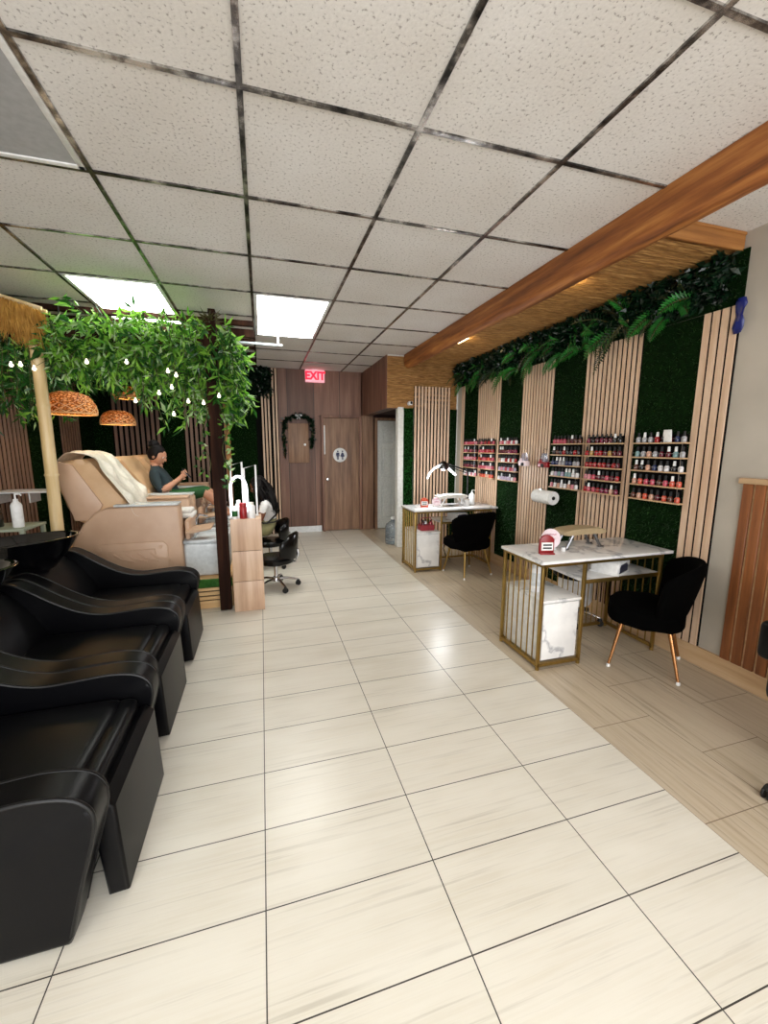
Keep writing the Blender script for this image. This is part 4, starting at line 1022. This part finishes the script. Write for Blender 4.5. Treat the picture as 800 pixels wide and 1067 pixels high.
for k in range(90):          # long locks falling over the back and the near shoulder
    a = mm @ Vector((random.uniform(-.10, .03), random.uniform(-.08, .08), random.uniform(-.04, .07)))
    ex = random.uniform(.0, .12); sy = random.uniform(-.13, .11)
    b = Vector((.06+ex*.6, cy+sy*.9, random.uniform(.93, .98))); c = Vector((.10+ex*.55, cy+sy*1.15, random.uniform(.80, .86))); d = c+Vector((random.uniform(-.02, .04), random.uniform(-.03, .03), -random.uniform(.04, .13)))
    tube(bm, [a, (a+b)/2+Vector((.01, 0, .012)), b, c, d], [.012, .016, .016, .012, .003], 5)
for k in range(40):
    a = mm @ Vector((random.uniform(-.04, .06), random.uniform(.03, .085), random.uniform(.02, .08))); b = Vector((random.uniform(-.10, .03), cy-random.uniform(.10, .15), random.uniform(.93, 1.0))); c = b+Vector((random.uniform(.0, .07), random.uniform(-.03, .01), -random.uniform(.08, .17)))
    tube(bm, [a, (a+b)/2+Vector((0, -.012, .015)), b, c], [.012, .015, .013, .003], 5)
obj('hair', bm, 'hair', g, angle=180)
bm = new(); tube(bm, [(-.09, cy-.16, .62), (.03, cy-.15, .60), (.15, cy-.10, .70), (.165, cy, .74)], .012, 6); tube(bm, [(-.02, cy-.16, .60), (.12, cy-.14, .61), (.19, cy-.02, .62)], .01, 6); obj('apron_strap', bm, 'rubber', g)

# ------------------------------------------------------------------ tiled pillar with its lamp and bottles
t = thing('tiled_pillar', 'short oak tiled pillar beside the dark wooden post', 'pillar', (-.165, 4.08, 0))
for z0, z1 in ((.0, .292), (.296, .585), (.589, .888)):
    bm = new(); box(bm, -.137, .137, -.15, .15, z0, z1, .003); obj('tile_course', bm, 'oaktile', t)
bm = new(); box(bm, -.128, .128, -.142, .142, 0, .885); obj('core', bm, 'dark', t)
PZ = .888
t = thing('arch_lamp', 'glowing white arch shaped lamp standing on the tiled pillar', 'lamp', (-.215, 4.03, PZ))
pts = [(-.075, 0, .02)]+[(-.005-.072*math.cos(PI*k/14), .0, .27+.12*math.sin(PI*k/14)) for k in range(15)]+[(.07, 0, .06)]
bm = new(); tube(bm, pts, .0115, 8); obj('lamp_tube', bm, 'lampw', t)
bm = new(); box(bm, -.10, -.05, -.035, .035, 0, .02, .004); box(bm, .05, .09, -.03, .03, 0, .06, .004); obj('base', bm, 'white', t)
def frame(label, loc, w, h):
    t = thing('wire_frame', label, 'frame', loc, R(14), 'white rectangular frames on the tiled pillar')
    bm = new(); tube(bm, [(-w/2, 0, 0), (-w/2, 0, h), (w/2, 0, h+.03), (w/2, 0, 0)], .009, 8); obj('frame', bm, 'white', t)
    bm = new(); box(bm, -w/2-.01, w/2+.01, -.03, .03, 0, .008, .002); obj('base', bm, 'white', t)
frame('taller white rectangular frame on the tiled pillar', (-.235, 4.09, PZ), .105, .49)
frame('lower white rectangular frame right of the taller one on the pillar', (-.115, 4.13, PZ), .11, .46)
bottle('soap_bottle', 'dark red bottle in front of the lamp on the tiled pillar', 'bottle', (-.185, 3.985, PZ), .034, .145, 'red', 'red', .9)
bottle('polish_remover_bottle', 'green labelled bottle at the left end of the tiled pillar top', 'bottle', (-.262, 3.985, PZ), .026, .12, 'white', 'white', band='greencloth')
bottle('spray_bottle', 'white bottle right of the dark red bottle on the pillar', 'bottle', (-.11, 3.99, PZ), .032, .15, 'white', 'offwhite', .6)
bottle('spray_bottle', 'white bottle behind the dark red bottle on the pillar', 'bottle', (-.225, 4.02, PZ), .028, .17, 'white', 'white', .6)

# ------------------------------------------------------------------ pergola over the pedicure chairs
t = thing('pergola', 'dark wooden pergola frame over the pedicure chairs', 'pergola', (0, 0, 0))
bm = new(); prism(bm, [(-.435, 4.0), (-.335, 4.0), (-.33, 4.05), (-.34, 4.09), (-.435, 4.09)], 'z', 0, 2.66, .008, 2); obj('post', bm, 'post', t)
bm = new(); box(bm, -1.75, -.30, 4.02, 4.08, 2.40, 2.47, .006); obj('front_beam', bm, 'post', t)
for y, h in ((4.70, .05), (5.03, .085), (5.45, .04), (5.80, .04), (6.18, .04), (6.55, .05), (6.95, .05)):
    bm = new(); box(bm, -2.45, -.02, y-.03, y+.03, 2.86-h-.03, 2.86-.03, .004); obj('rafter', bm, 'post', t)
bm = new(); box(bm, -.40, -.34, 4.09, 7.46, 2.70, 2.745, .004); obj('side_beam', bm, 'post', t)
# bamboo pole
t = thing('bamboo_pole', 'pale bamboo pole under the straw fringe by the nearest pedicure chair', 'pole', (-1.70, 4.04, 0))
bm = new(); pts = []; rad = []
zs = [.0, .28, .30, .32, .80, .82, .84, 1.30, 1.315, 1.33, 1.86, 1.875, 1.89, 2.40, 2.415, 2.43, 2.62]
for z in zs:
    node = z in (.30, .82, 1.315, 1.875, 2.415); pts.append((.012*math.sin(z*1.3)+.03*(z/2.6), 0, z)); rad.append((.055 if node else .0475)*(1-.045*z))
tube(bm, pts, rad, 20); obj('cane', bm, 'bamboo', t, angle=60)
bm = new(); prism(bm, [(-.045, 2.63), (.075, 2.62), (.06, 2.595), (-.04, 2.60)], 'y', -.06, .06, .004, 2); obj('cap', bm, 'bamboo', t)
# thatch
random.seed(14)
t = thing('straw_thatch', 'golden straw thatch fringe hanging at the top of the bamboo pole', 'thatch', (-1.63, 4.0, 2.6))
bm = new()
for _ in range(2600):
    f = random.random(); x = -.85*f+.04; z = -.035+.22*f**.85
    p = Vector((x, random.uniform(-.09, .10), z+random.uniform(-.02, .015)))
    L = random.uniform(.14, .27)*(1 if f > .25 else 1.15); sway = random.gauss(.015, .06)
    a, b = p, p+Vector((sway*.4, random.uniform(-.03, .01), -L*.5)); c = p+Vector((sway, random.uniform(-.05, .02), -L))
    s = Vector((random.uniform(.002, .0045), random.uniform(-.002, .002), 0))
    v = [bm.verts.new(q) for q in (a-s, a+s, b+s, b-s)]; e = bm.verts.new(c); bm.faces.new(v); bm.faces.new((v[3], v[2], e))
    if random.random() < .2: sphere(bm, b, .006, 5, (1, 1, 2))
obj('straw', bm, 'straw', t, smooth=False)
bm = new(); tube(bm, [(.05, -.02, .0), (-.3, -.02, .095), (-.85, -.02, .2)], .014, 8); tube(bm, [(.05, .06, .0), (-.85, .06, .2)], .014, 8); obj('eave_pole', bm, 'bamboo', t)

# hanging vine foliage over the pergola front and roof
random.seed(21)
bm = new(); bs = new()
def spray(p, L, n, dirv=(0, 0, -1), w=.026, pale=.05, dark=.35, ll=(.055, .14)):
    """one drooping stem with paired leaves"""
    p = Vector(p); d = Vector(dirv).normalized(); pts = [p.copy()]; st = L/n
    for i in range(n):
        d = (d + ivec()*.10 + Vector((0, 0, -.12))).normalized(); p = p+d*st; pts.append(p.copy())
        for q in range(random.choice((2, 2, 3))):
            ld = (d*.5+ivec()*.75+Vector((0, 0, -.35)))
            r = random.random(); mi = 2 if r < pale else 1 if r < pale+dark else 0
            l = random.uniform(*ll); leaf(bm, p+ivec()*.008, ld, l, l*random.uniform(.18, .30), mi=mi)
    tube(bs, pts, .0028, 4, caps=False)
for _ in range(250):         # dense upper mass along the front
    x = random.uniform(-1.58, -.36); y = random.uniform(3.96, 4.35)
    spray((x, y, random.uniform(2.36, 2.57)), random.uniform(.12, .28), 6, (random.uniform(-.6, .6), random.uniform(-.9, .3), random.uniform(-.8, .35)), dark=.28, pale=.08)
for _ in range(60):          # hanging strands
    x = random.uniform(-1.56, -.40)
    spray((x, random.uniform(3.98, 4.25), random.uniform(2.3, 2.42)), random.uniform(.15, .30) if x < -.95 else random.uniform(.2, .42), 8, (random.uniform(-.3, .3), random.uniform(-.3, .3), -1), pale=.12, dark=.35)
for _ in range(14):          # the longest ones, near the lamp and the post
    x = random.choice((-.62, -.55, -.50, -.9)) + random.uniform(-.05, .05)
    spray((x, random.uniform(4.0, 4.2), 2.2), random.uniform(.3, .48), 9, (random.uniform(-.2, .2), 0, -1), pale=.2, dark=.3)
o = obj('hanging_vines', bm, ['leaf', 'leaf2', 'leaf3'], smooth=False); tag(o, 'mass of bright green hanging vine leaves over the pergola front', 'foliage', kind='stuff')
obj('stems', bs, 'stem', o)
bm = new(); bs = new()
for _ in range(170):         # further back over the roof and toward the left wall
    x = random.uniform(-2.4, -.45); y = random.uniform(4.6, 6.6)
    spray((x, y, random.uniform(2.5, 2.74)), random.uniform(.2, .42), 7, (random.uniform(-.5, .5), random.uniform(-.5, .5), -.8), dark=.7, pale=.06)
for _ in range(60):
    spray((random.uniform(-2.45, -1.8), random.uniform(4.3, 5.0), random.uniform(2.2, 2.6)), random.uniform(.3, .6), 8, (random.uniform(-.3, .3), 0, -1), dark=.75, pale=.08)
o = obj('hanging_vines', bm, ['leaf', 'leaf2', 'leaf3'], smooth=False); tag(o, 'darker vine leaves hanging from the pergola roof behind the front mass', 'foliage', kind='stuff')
obj('stems', bs, 'stem', o)
bm = new(); bs = new()
for _ in range(75):          # clump right of the post
    a = random.uniform(-.7, .7)
    spray((-.36+random.uniform(-.04, .14), random.uniform(3.98, 4.2), random.uniform(2.15, 2.6)), random.uniform(.18, .36), 7, (random.uniform(-.2, .7), random.uniform(-.5, .4), -.5), dark=.55, pale=.06)
for _ in range(22):
    spray((-.23+random.uniform(-.06, .06), 4.05+random.uniform(-.05, .08), random.uniform(2.0, 2.2)), random.uniform(.15, .3), 6, (random.uniform(-.2, .2), 0, -1), dark=.5, pale=.08)
o = obj('vine_clump', bm, ['leaf', 'leaf2', 'leaf3'], smooth=False); tag(o, 'drooping dark leaf clump on the right side of the wooden post', 'foliage', kind='stuff')
obj('stems', bs, 'stem', o)
bm = new(); bs = new(); random.seed(4)
for k in range(60):          # climber up the right side of the post
    z = random.uniform(1.2, 2.1); p = Vector((-.315+random.uniform(-.02, .05)+.02*math.sin(z*9), 3.99+random.uniform(-.02, .05), z))
    leaf(bm, p, ivec()+Vector((.3, -.3, -.3)), random.uniform(.04, .075), .035, mi=random.choice((0, 1, 2)))
for k in range(36):
    z = random.uniform(1.3, 2.1); p = Vector((-.47+random.uniform(-.06, .02)+.03*math.sin(z*8), 3.99+random.uniform(-.02, .05), z))
    leaf(bm, p, ivec()+Vector((-.3, -.3, -.3)), random.uniform(.04, .07), .032, mi=random.choice((0, 1, 2)))
tube(bs, [(-.31+.025*math.sin(k*.9), 3.99, 1.2+.06*k) for k in range(18)], .004, 5); tube(bs, [(-.47+.03*math.sin(k*.8), 3.99, 1.28+.06*k) for k in range(16)], .004, 5)
o = obj('climbing_ivy', bm, ['leaf', 'leaf2', 'leaf3'], smooth=False); tag(o, 'thin ivy climbing both sides of the dark wooden post', 'ivy')
obj('stems', bs, 'stem', o)
# dry rosette at the post top
bm = new(); random.seed(6)
for k in range(46):
    a = random.uniform(0, 2*PI); leaf(bm, (-.385, 4.03, 2.62), (math.cos(a), math.sin(a), random.uniform(-.4, 1.1)), random.uniform(.07, .15), .02)
tag(obj('dried_rosette', bm, 'stem', smooth=False), 'dried brown leaf rosette on the top of the wooden post', 'plant')
# string lights
t = thing('string_lights', 'string of small round warm bulbs through the hanging vines', 'string lights', (0, 0, 0)); random.seed(10)
bp = [(-1.80, 3.93, 2.16), (-1.74, 3.93, 2.165), (-1.655, 3.93, 2.14), (-1.30, 3.93, 2.21), (-1.02, 3.93, 2.225), (-.98, 3.93, 1.92), (-.72, 3.93, 2.17), (-.66, 3.93, 2.14), (-.80, 3.93, 1.99), (-.70, 3.93, 2.04), (-.58, 3.93, 1.93), (-.70, 3.93, 1.82), (-.46, 3.93, 1.92), (-.33, 3.9, 1.98)]
bm = new(); pp = [Vector(p)+Vector((0, .02, .03)) for p in bp]
fine = []
for a, b in zip(pp, pp[1:]):
    for k in range(5): f = k/5; fine.append(a*(1-f)+b*f+Vector((0, .02, .05*f*(1-f)*4*(1 if k % 2 else .6))))
tube(bm, fine+[pp[-1]], .002, 5); obj('wire', bm, 'stem', t)
for p in bp:
    bm = new(); sphere(bm, p, .0145, 10); lathe(bm, [(.007, .01), (.007, .025), (0, .027)], p, 8); obj('light_bulb', bm, 'bulb', t)

# rattan pendant lamps
def pendant(label, loc, r, h, seed=0):
    t = thing('rattan_lamp', label, 'lamp', loc, 0, 'rattan pendant lamps over the pedicure chairs')
    bm = new(); lathe(bm, [(r*.12, h), (r*.45, h*.97), (r*.78, h*.8), (r*.97, h*.45), (r*1.0, h*.12), (r*.97, 0), (r*.95, .0), (r*.97, h*.14), (r*.93, h*.45), (r*.75, h*.77), (r*.44, h*.93), (r*.12, h*.96)], seg=40)
    sd = obj('lamp_shade', bm, 'rattan', t, angle=180)
    bm = new(); tube(bm, [(r*.985*math.cos(2*PI*k/40), r*.985*math.sin(2*PI*k/40), 0.0) for k in range(40)], .008, 6, closed=True)
    for k in range(14):      # crossing rattan strands over the shade
        a = 2*PI*k/14; pts = []
        for i in range(11):
            f = i/10; zz = h*(.02+.96*f); rr = r*(1.01*math.sqrt(max(0, 1-(f*.97)**2.6)))
            pts.append((rr*math.cos(a+1.6*f), rr*math.sin(a+1.6*f), zz))
        tube(bm, pts, .004, 5); tube(bm, [(p[0], -p[1], p[2]) for p in pts], .004, 5)
    obj('rattan_rim', bm, 'pine', sd)
    bm = new(); tube(bm, [(0, 0, h*.95), (0, 0, 2.80-loc[2])], .005, 6); obj('cord', bm, 'rubber', t)
    bm = new(); sphere(bm, (0, 0, h*.45), .035, 12); lathe(bm, [(.02, h*.5), (.02, h*.92), (0, h*.94)], seg=12); obj('light_bulb', bm, 'bulb', t)
    ld = bpy.data.lights.new('pendant_light', 'POINT'); ld.energy = 7.; ld.color = (1, .62, .26); ld.shadow_soft_size = .03
    lo = bpy.data.objects.new('pendant_light', ld); C.objects.link(lo); lo.parent = t; lo.location = (0, 0, h*.28)
pendant('larger rattan dome lamp hanging beside the bamboo pole', (-1.70, 4.60, 1.85), .215, .20)
pendant('middle rattan lamp above the woman on the pedicure chair', (-1.66, 5.82, 1.815), .185, .165)
pendant('rattan lamp half hidden by vines above the slat panel', (-1.60, 6.12, 2.16), .17, .14)

# slim unlit tube under the ceiling
t = thing('tube_light', 'slim pale tube light under the ceiling beside the pergola rafters', 'light', (0, 5.36, 2.80))
bm = new(); tube(bm, [(-.31, 0, -.03), (.30, .03, -.03)], .014, 12); obj('tube', bm, 'tube', t)
bm = new(); 
for x in (-.25, .25): box(bm, x-.012, x+.012, -.02, .03, -.045, .08, .003)
obj('brackets', bm, 'white', t)

# side cart and its bottles at the far left edge
t = thing('side_cart', 'pale painted small cart behind the wash bowls at the left edge', 'cart', (-1.93, 3.80, 0))
bm = new()
for x in (-.19, .19):
    for y in (-.15, .15): box(bm, x-.014, x+.014, y-.014, y+.014, 0, .94, .003)
obj('frame', bm, 'trolley', t)
for z in (.30, .64, .94):
    bm = new(); box(bm, -.21, .21, -.17, .17, z-.02, z, .004); obj('shelf', bm, 'trolley', t)
bottle('pump_bottle', 'white pump bottle standing on the side cart at the left edge', 'bottle', (-1.80, 3.74, .94), .036, .225, 'white', 'white', pump=True)
bottle('jar', 'dark jar on the side cart left of the white pump bottle', 'jar', (-1.97, 3.78, .94), .055, .135, 'gloss', 'gloss', .9)
t = thing('tub', 'white plastic tub on the middle shelf of the side cart', 'tub', (-1.87, 3.76, .64))
bm = new(); lathe(bm, [(0, 0), (.08, 0), (.1, .13), (.094, .13), (.076, .01), (0, .01)], seg=24); obj('bowl', bm, 'white', t); bm = new(); tube(bm, [(.1*math.cos(2*PI*k/24), .1*math.sin(2*PI*k/24), .13) for k in range(24)], .006, 6, closed=True); obj('rim', bm, 'white', t)
bm = new(); box(bm, -2.49, -2.02, 4.75, 5.05, 1.10, 1.115, .003)
for x in (-2.45, -2.2): box(bm, x, x+.012, 4.8, 5.0, 1.0, 1.10)
tag(obj('wall_shelf', bm, 'white'), 'thin white wall shelf behind the bamboo pole at the left edge', 'shelf')

# ------------------------------------------------------------------ ferns along the top of the right wall
def frond(bm, p, d, L, W, droop=.9, n=16, mi=0):
    p = Vector(p); d = Vector(d).normalized(); pts = [p.copy()]
    for i in range(n):
        f = i/n; d = (d+Vector((0, 0, -droop/n*1.4))).normalized(); p = p+d*L/n; pts.append(p.copy())
        side = d.cross(Vector((1, 0, .2))); side = side.normalized() if side.length > .01 else Vector((0, 1, 0))
        wl = W*math.sin(PI*min(1, .12+f*.92))**.8
        for s in (-1, 1): leaf(bm, p, side*s*1.0+d*.55, wl, wl*.26+.004, up=(-1, 0, .4), fold=.12, mi=mi)
    return pts
places = [(2.42, 'above the dark turf panel nearest the grey wall', .5, 0), (2.95, 'above the slat panel with the red polish rack', .9, 0), (3.35, 'above the turf panel over the paper towel roll', 1, 0), (3.85, 'above the slat panel with two hanging pouches', .9, 0), (4.4, 'above the turf panel between the pouches and far desk', .9, 0), (4.95, 'above the slat panel behind the far desk lamp', .9, 0), (5.45, 'at the far end of the wall near the reeds', .8, 0)]
for i, (y, lab, am, _) in enumerate(places):
    random.seed(40+i); bm = new(); bs = new()
    for k in range(int(13*am)):
        yy = random.uniform(-.27, .27); z = random.uniform(2.46, 2.63); d = (random.uniform(-.6, -.12), random.uniform(-.9, .9), random.uniform(-.3, .5))
        pts = frond(bm, (XR-.03, y+yy, z), d, random.uniform(.22, .40), random.uniform(.05, .085), random.uniform(.7, 1.3), mi=0 if random.random() < .75 else 1)
        tube(bs, [(XR-.03, y+yy, z)]+pts[1:], .0025, 4, caps=False)
    o = thing('artificial_fern', 'green artificial fern '+lab, 'fern', (0, 0, 0), 0, 'ferns along the top of the right wall'); obj('fronds', bm, ['fern', 'ferndark'], o, smooth=False)
    obj('fern_stems', bs, 'stem', o)
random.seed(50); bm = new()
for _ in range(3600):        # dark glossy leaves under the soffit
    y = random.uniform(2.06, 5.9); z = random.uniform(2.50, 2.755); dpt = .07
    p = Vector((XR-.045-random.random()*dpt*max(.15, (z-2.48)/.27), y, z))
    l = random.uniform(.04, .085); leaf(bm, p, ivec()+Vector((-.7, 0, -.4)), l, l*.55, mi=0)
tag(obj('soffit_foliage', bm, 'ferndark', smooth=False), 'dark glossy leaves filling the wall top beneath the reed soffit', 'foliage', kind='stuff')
random.seed(51); bm = new()
for _ in range(1100):        # dark leaves at the top of the left back wall
    x = random.uniform(-.5, .2); l = random.uniform(.05, .1)
    leaf(bm, (x, 7.46-random.random()*.1, random.uniform(2.42, 2.84)), ivec()+Vector((0, -.7, -.5)), l, l*.5)
tag(obj('wall_foliage', bm, 'ferndark', smooth=False), 'dark leaves at the ceiling left of the brown wood wall', 'foliage', kind='stuff')

# ------------------------------------------------------------------ lights
def area(name, loc, rot, sx, sy, e, col=(1, 1, 1), parent=None, spread=None):
    l = bpy.data.lights.new(name, 'AREA'); l.shape = 'RECTANGLE'; l.size = sx; l.size_y = sy; l.energy = e; l.color = col
    if spread: l.spread = spread
    o = bpy.data.objects.new(name, l); C.objects.link(o); o.location = loc; o.rotation_euler = rot
    if parent: o.parent = parent
    return o
def point(name, loc, e, col=(1, 1, 1), r=.04):
    l = bpy.data.lights.new(name, 'POINT'); l.energy = e; l.color = col; l.shadow_soft_size = r
    o = bpy.data.objects.new(name, l); C.objects.link(o); o.location = loc; return o
# daylight entering through the two shop windows
area('window_daylight', (-1.09, YF-.25, 1.45), (R(90), 0, 0), 2.4, 2.2, 105, (.97, .98, 1))
area('window_daylight', (1.49, YF-.25, 1.45), (R(90), 0, 0), 2.4, 2.2, 105, (.97, .98, 1))
# lit ceiling panels of the front half, behind the camera
for x, y in ((gx[4], gy[3]-.713*2), (gx[2], gy[3]-.713*2)): troffer(x, y, True, 'lit ceiling panel %s near the shop windows' % ('right' if x > 0 else 'left'))
point('desk_lamp_light', (2.26, 4.86, 1.225), 20, (.93, .96, 1), .04)
point('pillar_lamp_light', (-.22, 3.93, 1.12), 1.6, (.95, .97, 1), .06)
for i, y in enumerate((2.72, 4.42)):
    t = thing('soffit_light', ('slim warm light strip at the beam, nearer one' if i == 0 else 'slim warm light strip at the beam, farther one'), 'light', (2.236, y, 2.752), 0, 'warm light strips under the soffit')
    bm = new(); box(bm, -.018, .018, -.13, .13, -.012, .012, .003); obj('housing', bm, 'white', t)
    bm = new(); box(bm, .0185, .021, -.12, .12, -.009, .009); box(bm, -.012, .012, -.12, .12, -.0145, -.0125); obj('diffuser', bm, 'warm', t)
    point('soffit_strip_light', (2.30, y, 2.735), .9, (1, .8, .45), .02)
w = bpy.data.worlds.new('world'); bpy.context.scene.world = w; w.use_nodes = True
bg = w.node_tree.nodes['Background']; bg.inputs[0].default_value = (.9, .95, 1, 1); bg.inputs[1].default_value = 1.0

# ------------------------------------------------------------------ camera
f, yaw, pit, roll = 426.5512, .2885, .1572, -.0027
cam = bpy.data.cameras.new('camera'); co = bpy.data.objects.new('camera', cam); C.objects.link(co)
cam.sensor_fit = 'VERTICAL'; cam.sensor_height = 36; cam.lens = f/1067*36; cam.clip_start = .02
fw = Vector((math.sin(yaw)*math.cos(pit), math.cos(yaw)*math.cos(pit), -math.sin(pit)))
rt = Vector((math.cos(yaw), -math.sin(yaw), 0)); up = rt.cross(fw)
rt2 = rt*math.cos(roll)-up*math.sin(roll)*-1*-1; up2 = rt*math.sin(roll)+up*math.cos(roll)
rt2 = up2.cross(-fw).normalized()*1.0
m3 = Matrix((rt2, up2, -fw)).transposed()
co.matrix_world = Matrix.Translation((0, 0, 1.55)) @ m3.to_4x4()
sc = bpy.context.scene; sc.camera = co
sc.view_settings.view_transform = 'Standard'; sc.view_settings.look = 'None'; sc.view_settings.gamma = 1; sc.view_settings.use_curve_mapping = False
sc.view_settings.exposure = 0.12
sc.cycles.max_bounces = 8; sc.cycles.diffuse_bounces = 5; sc.cycles.use_denoising = True
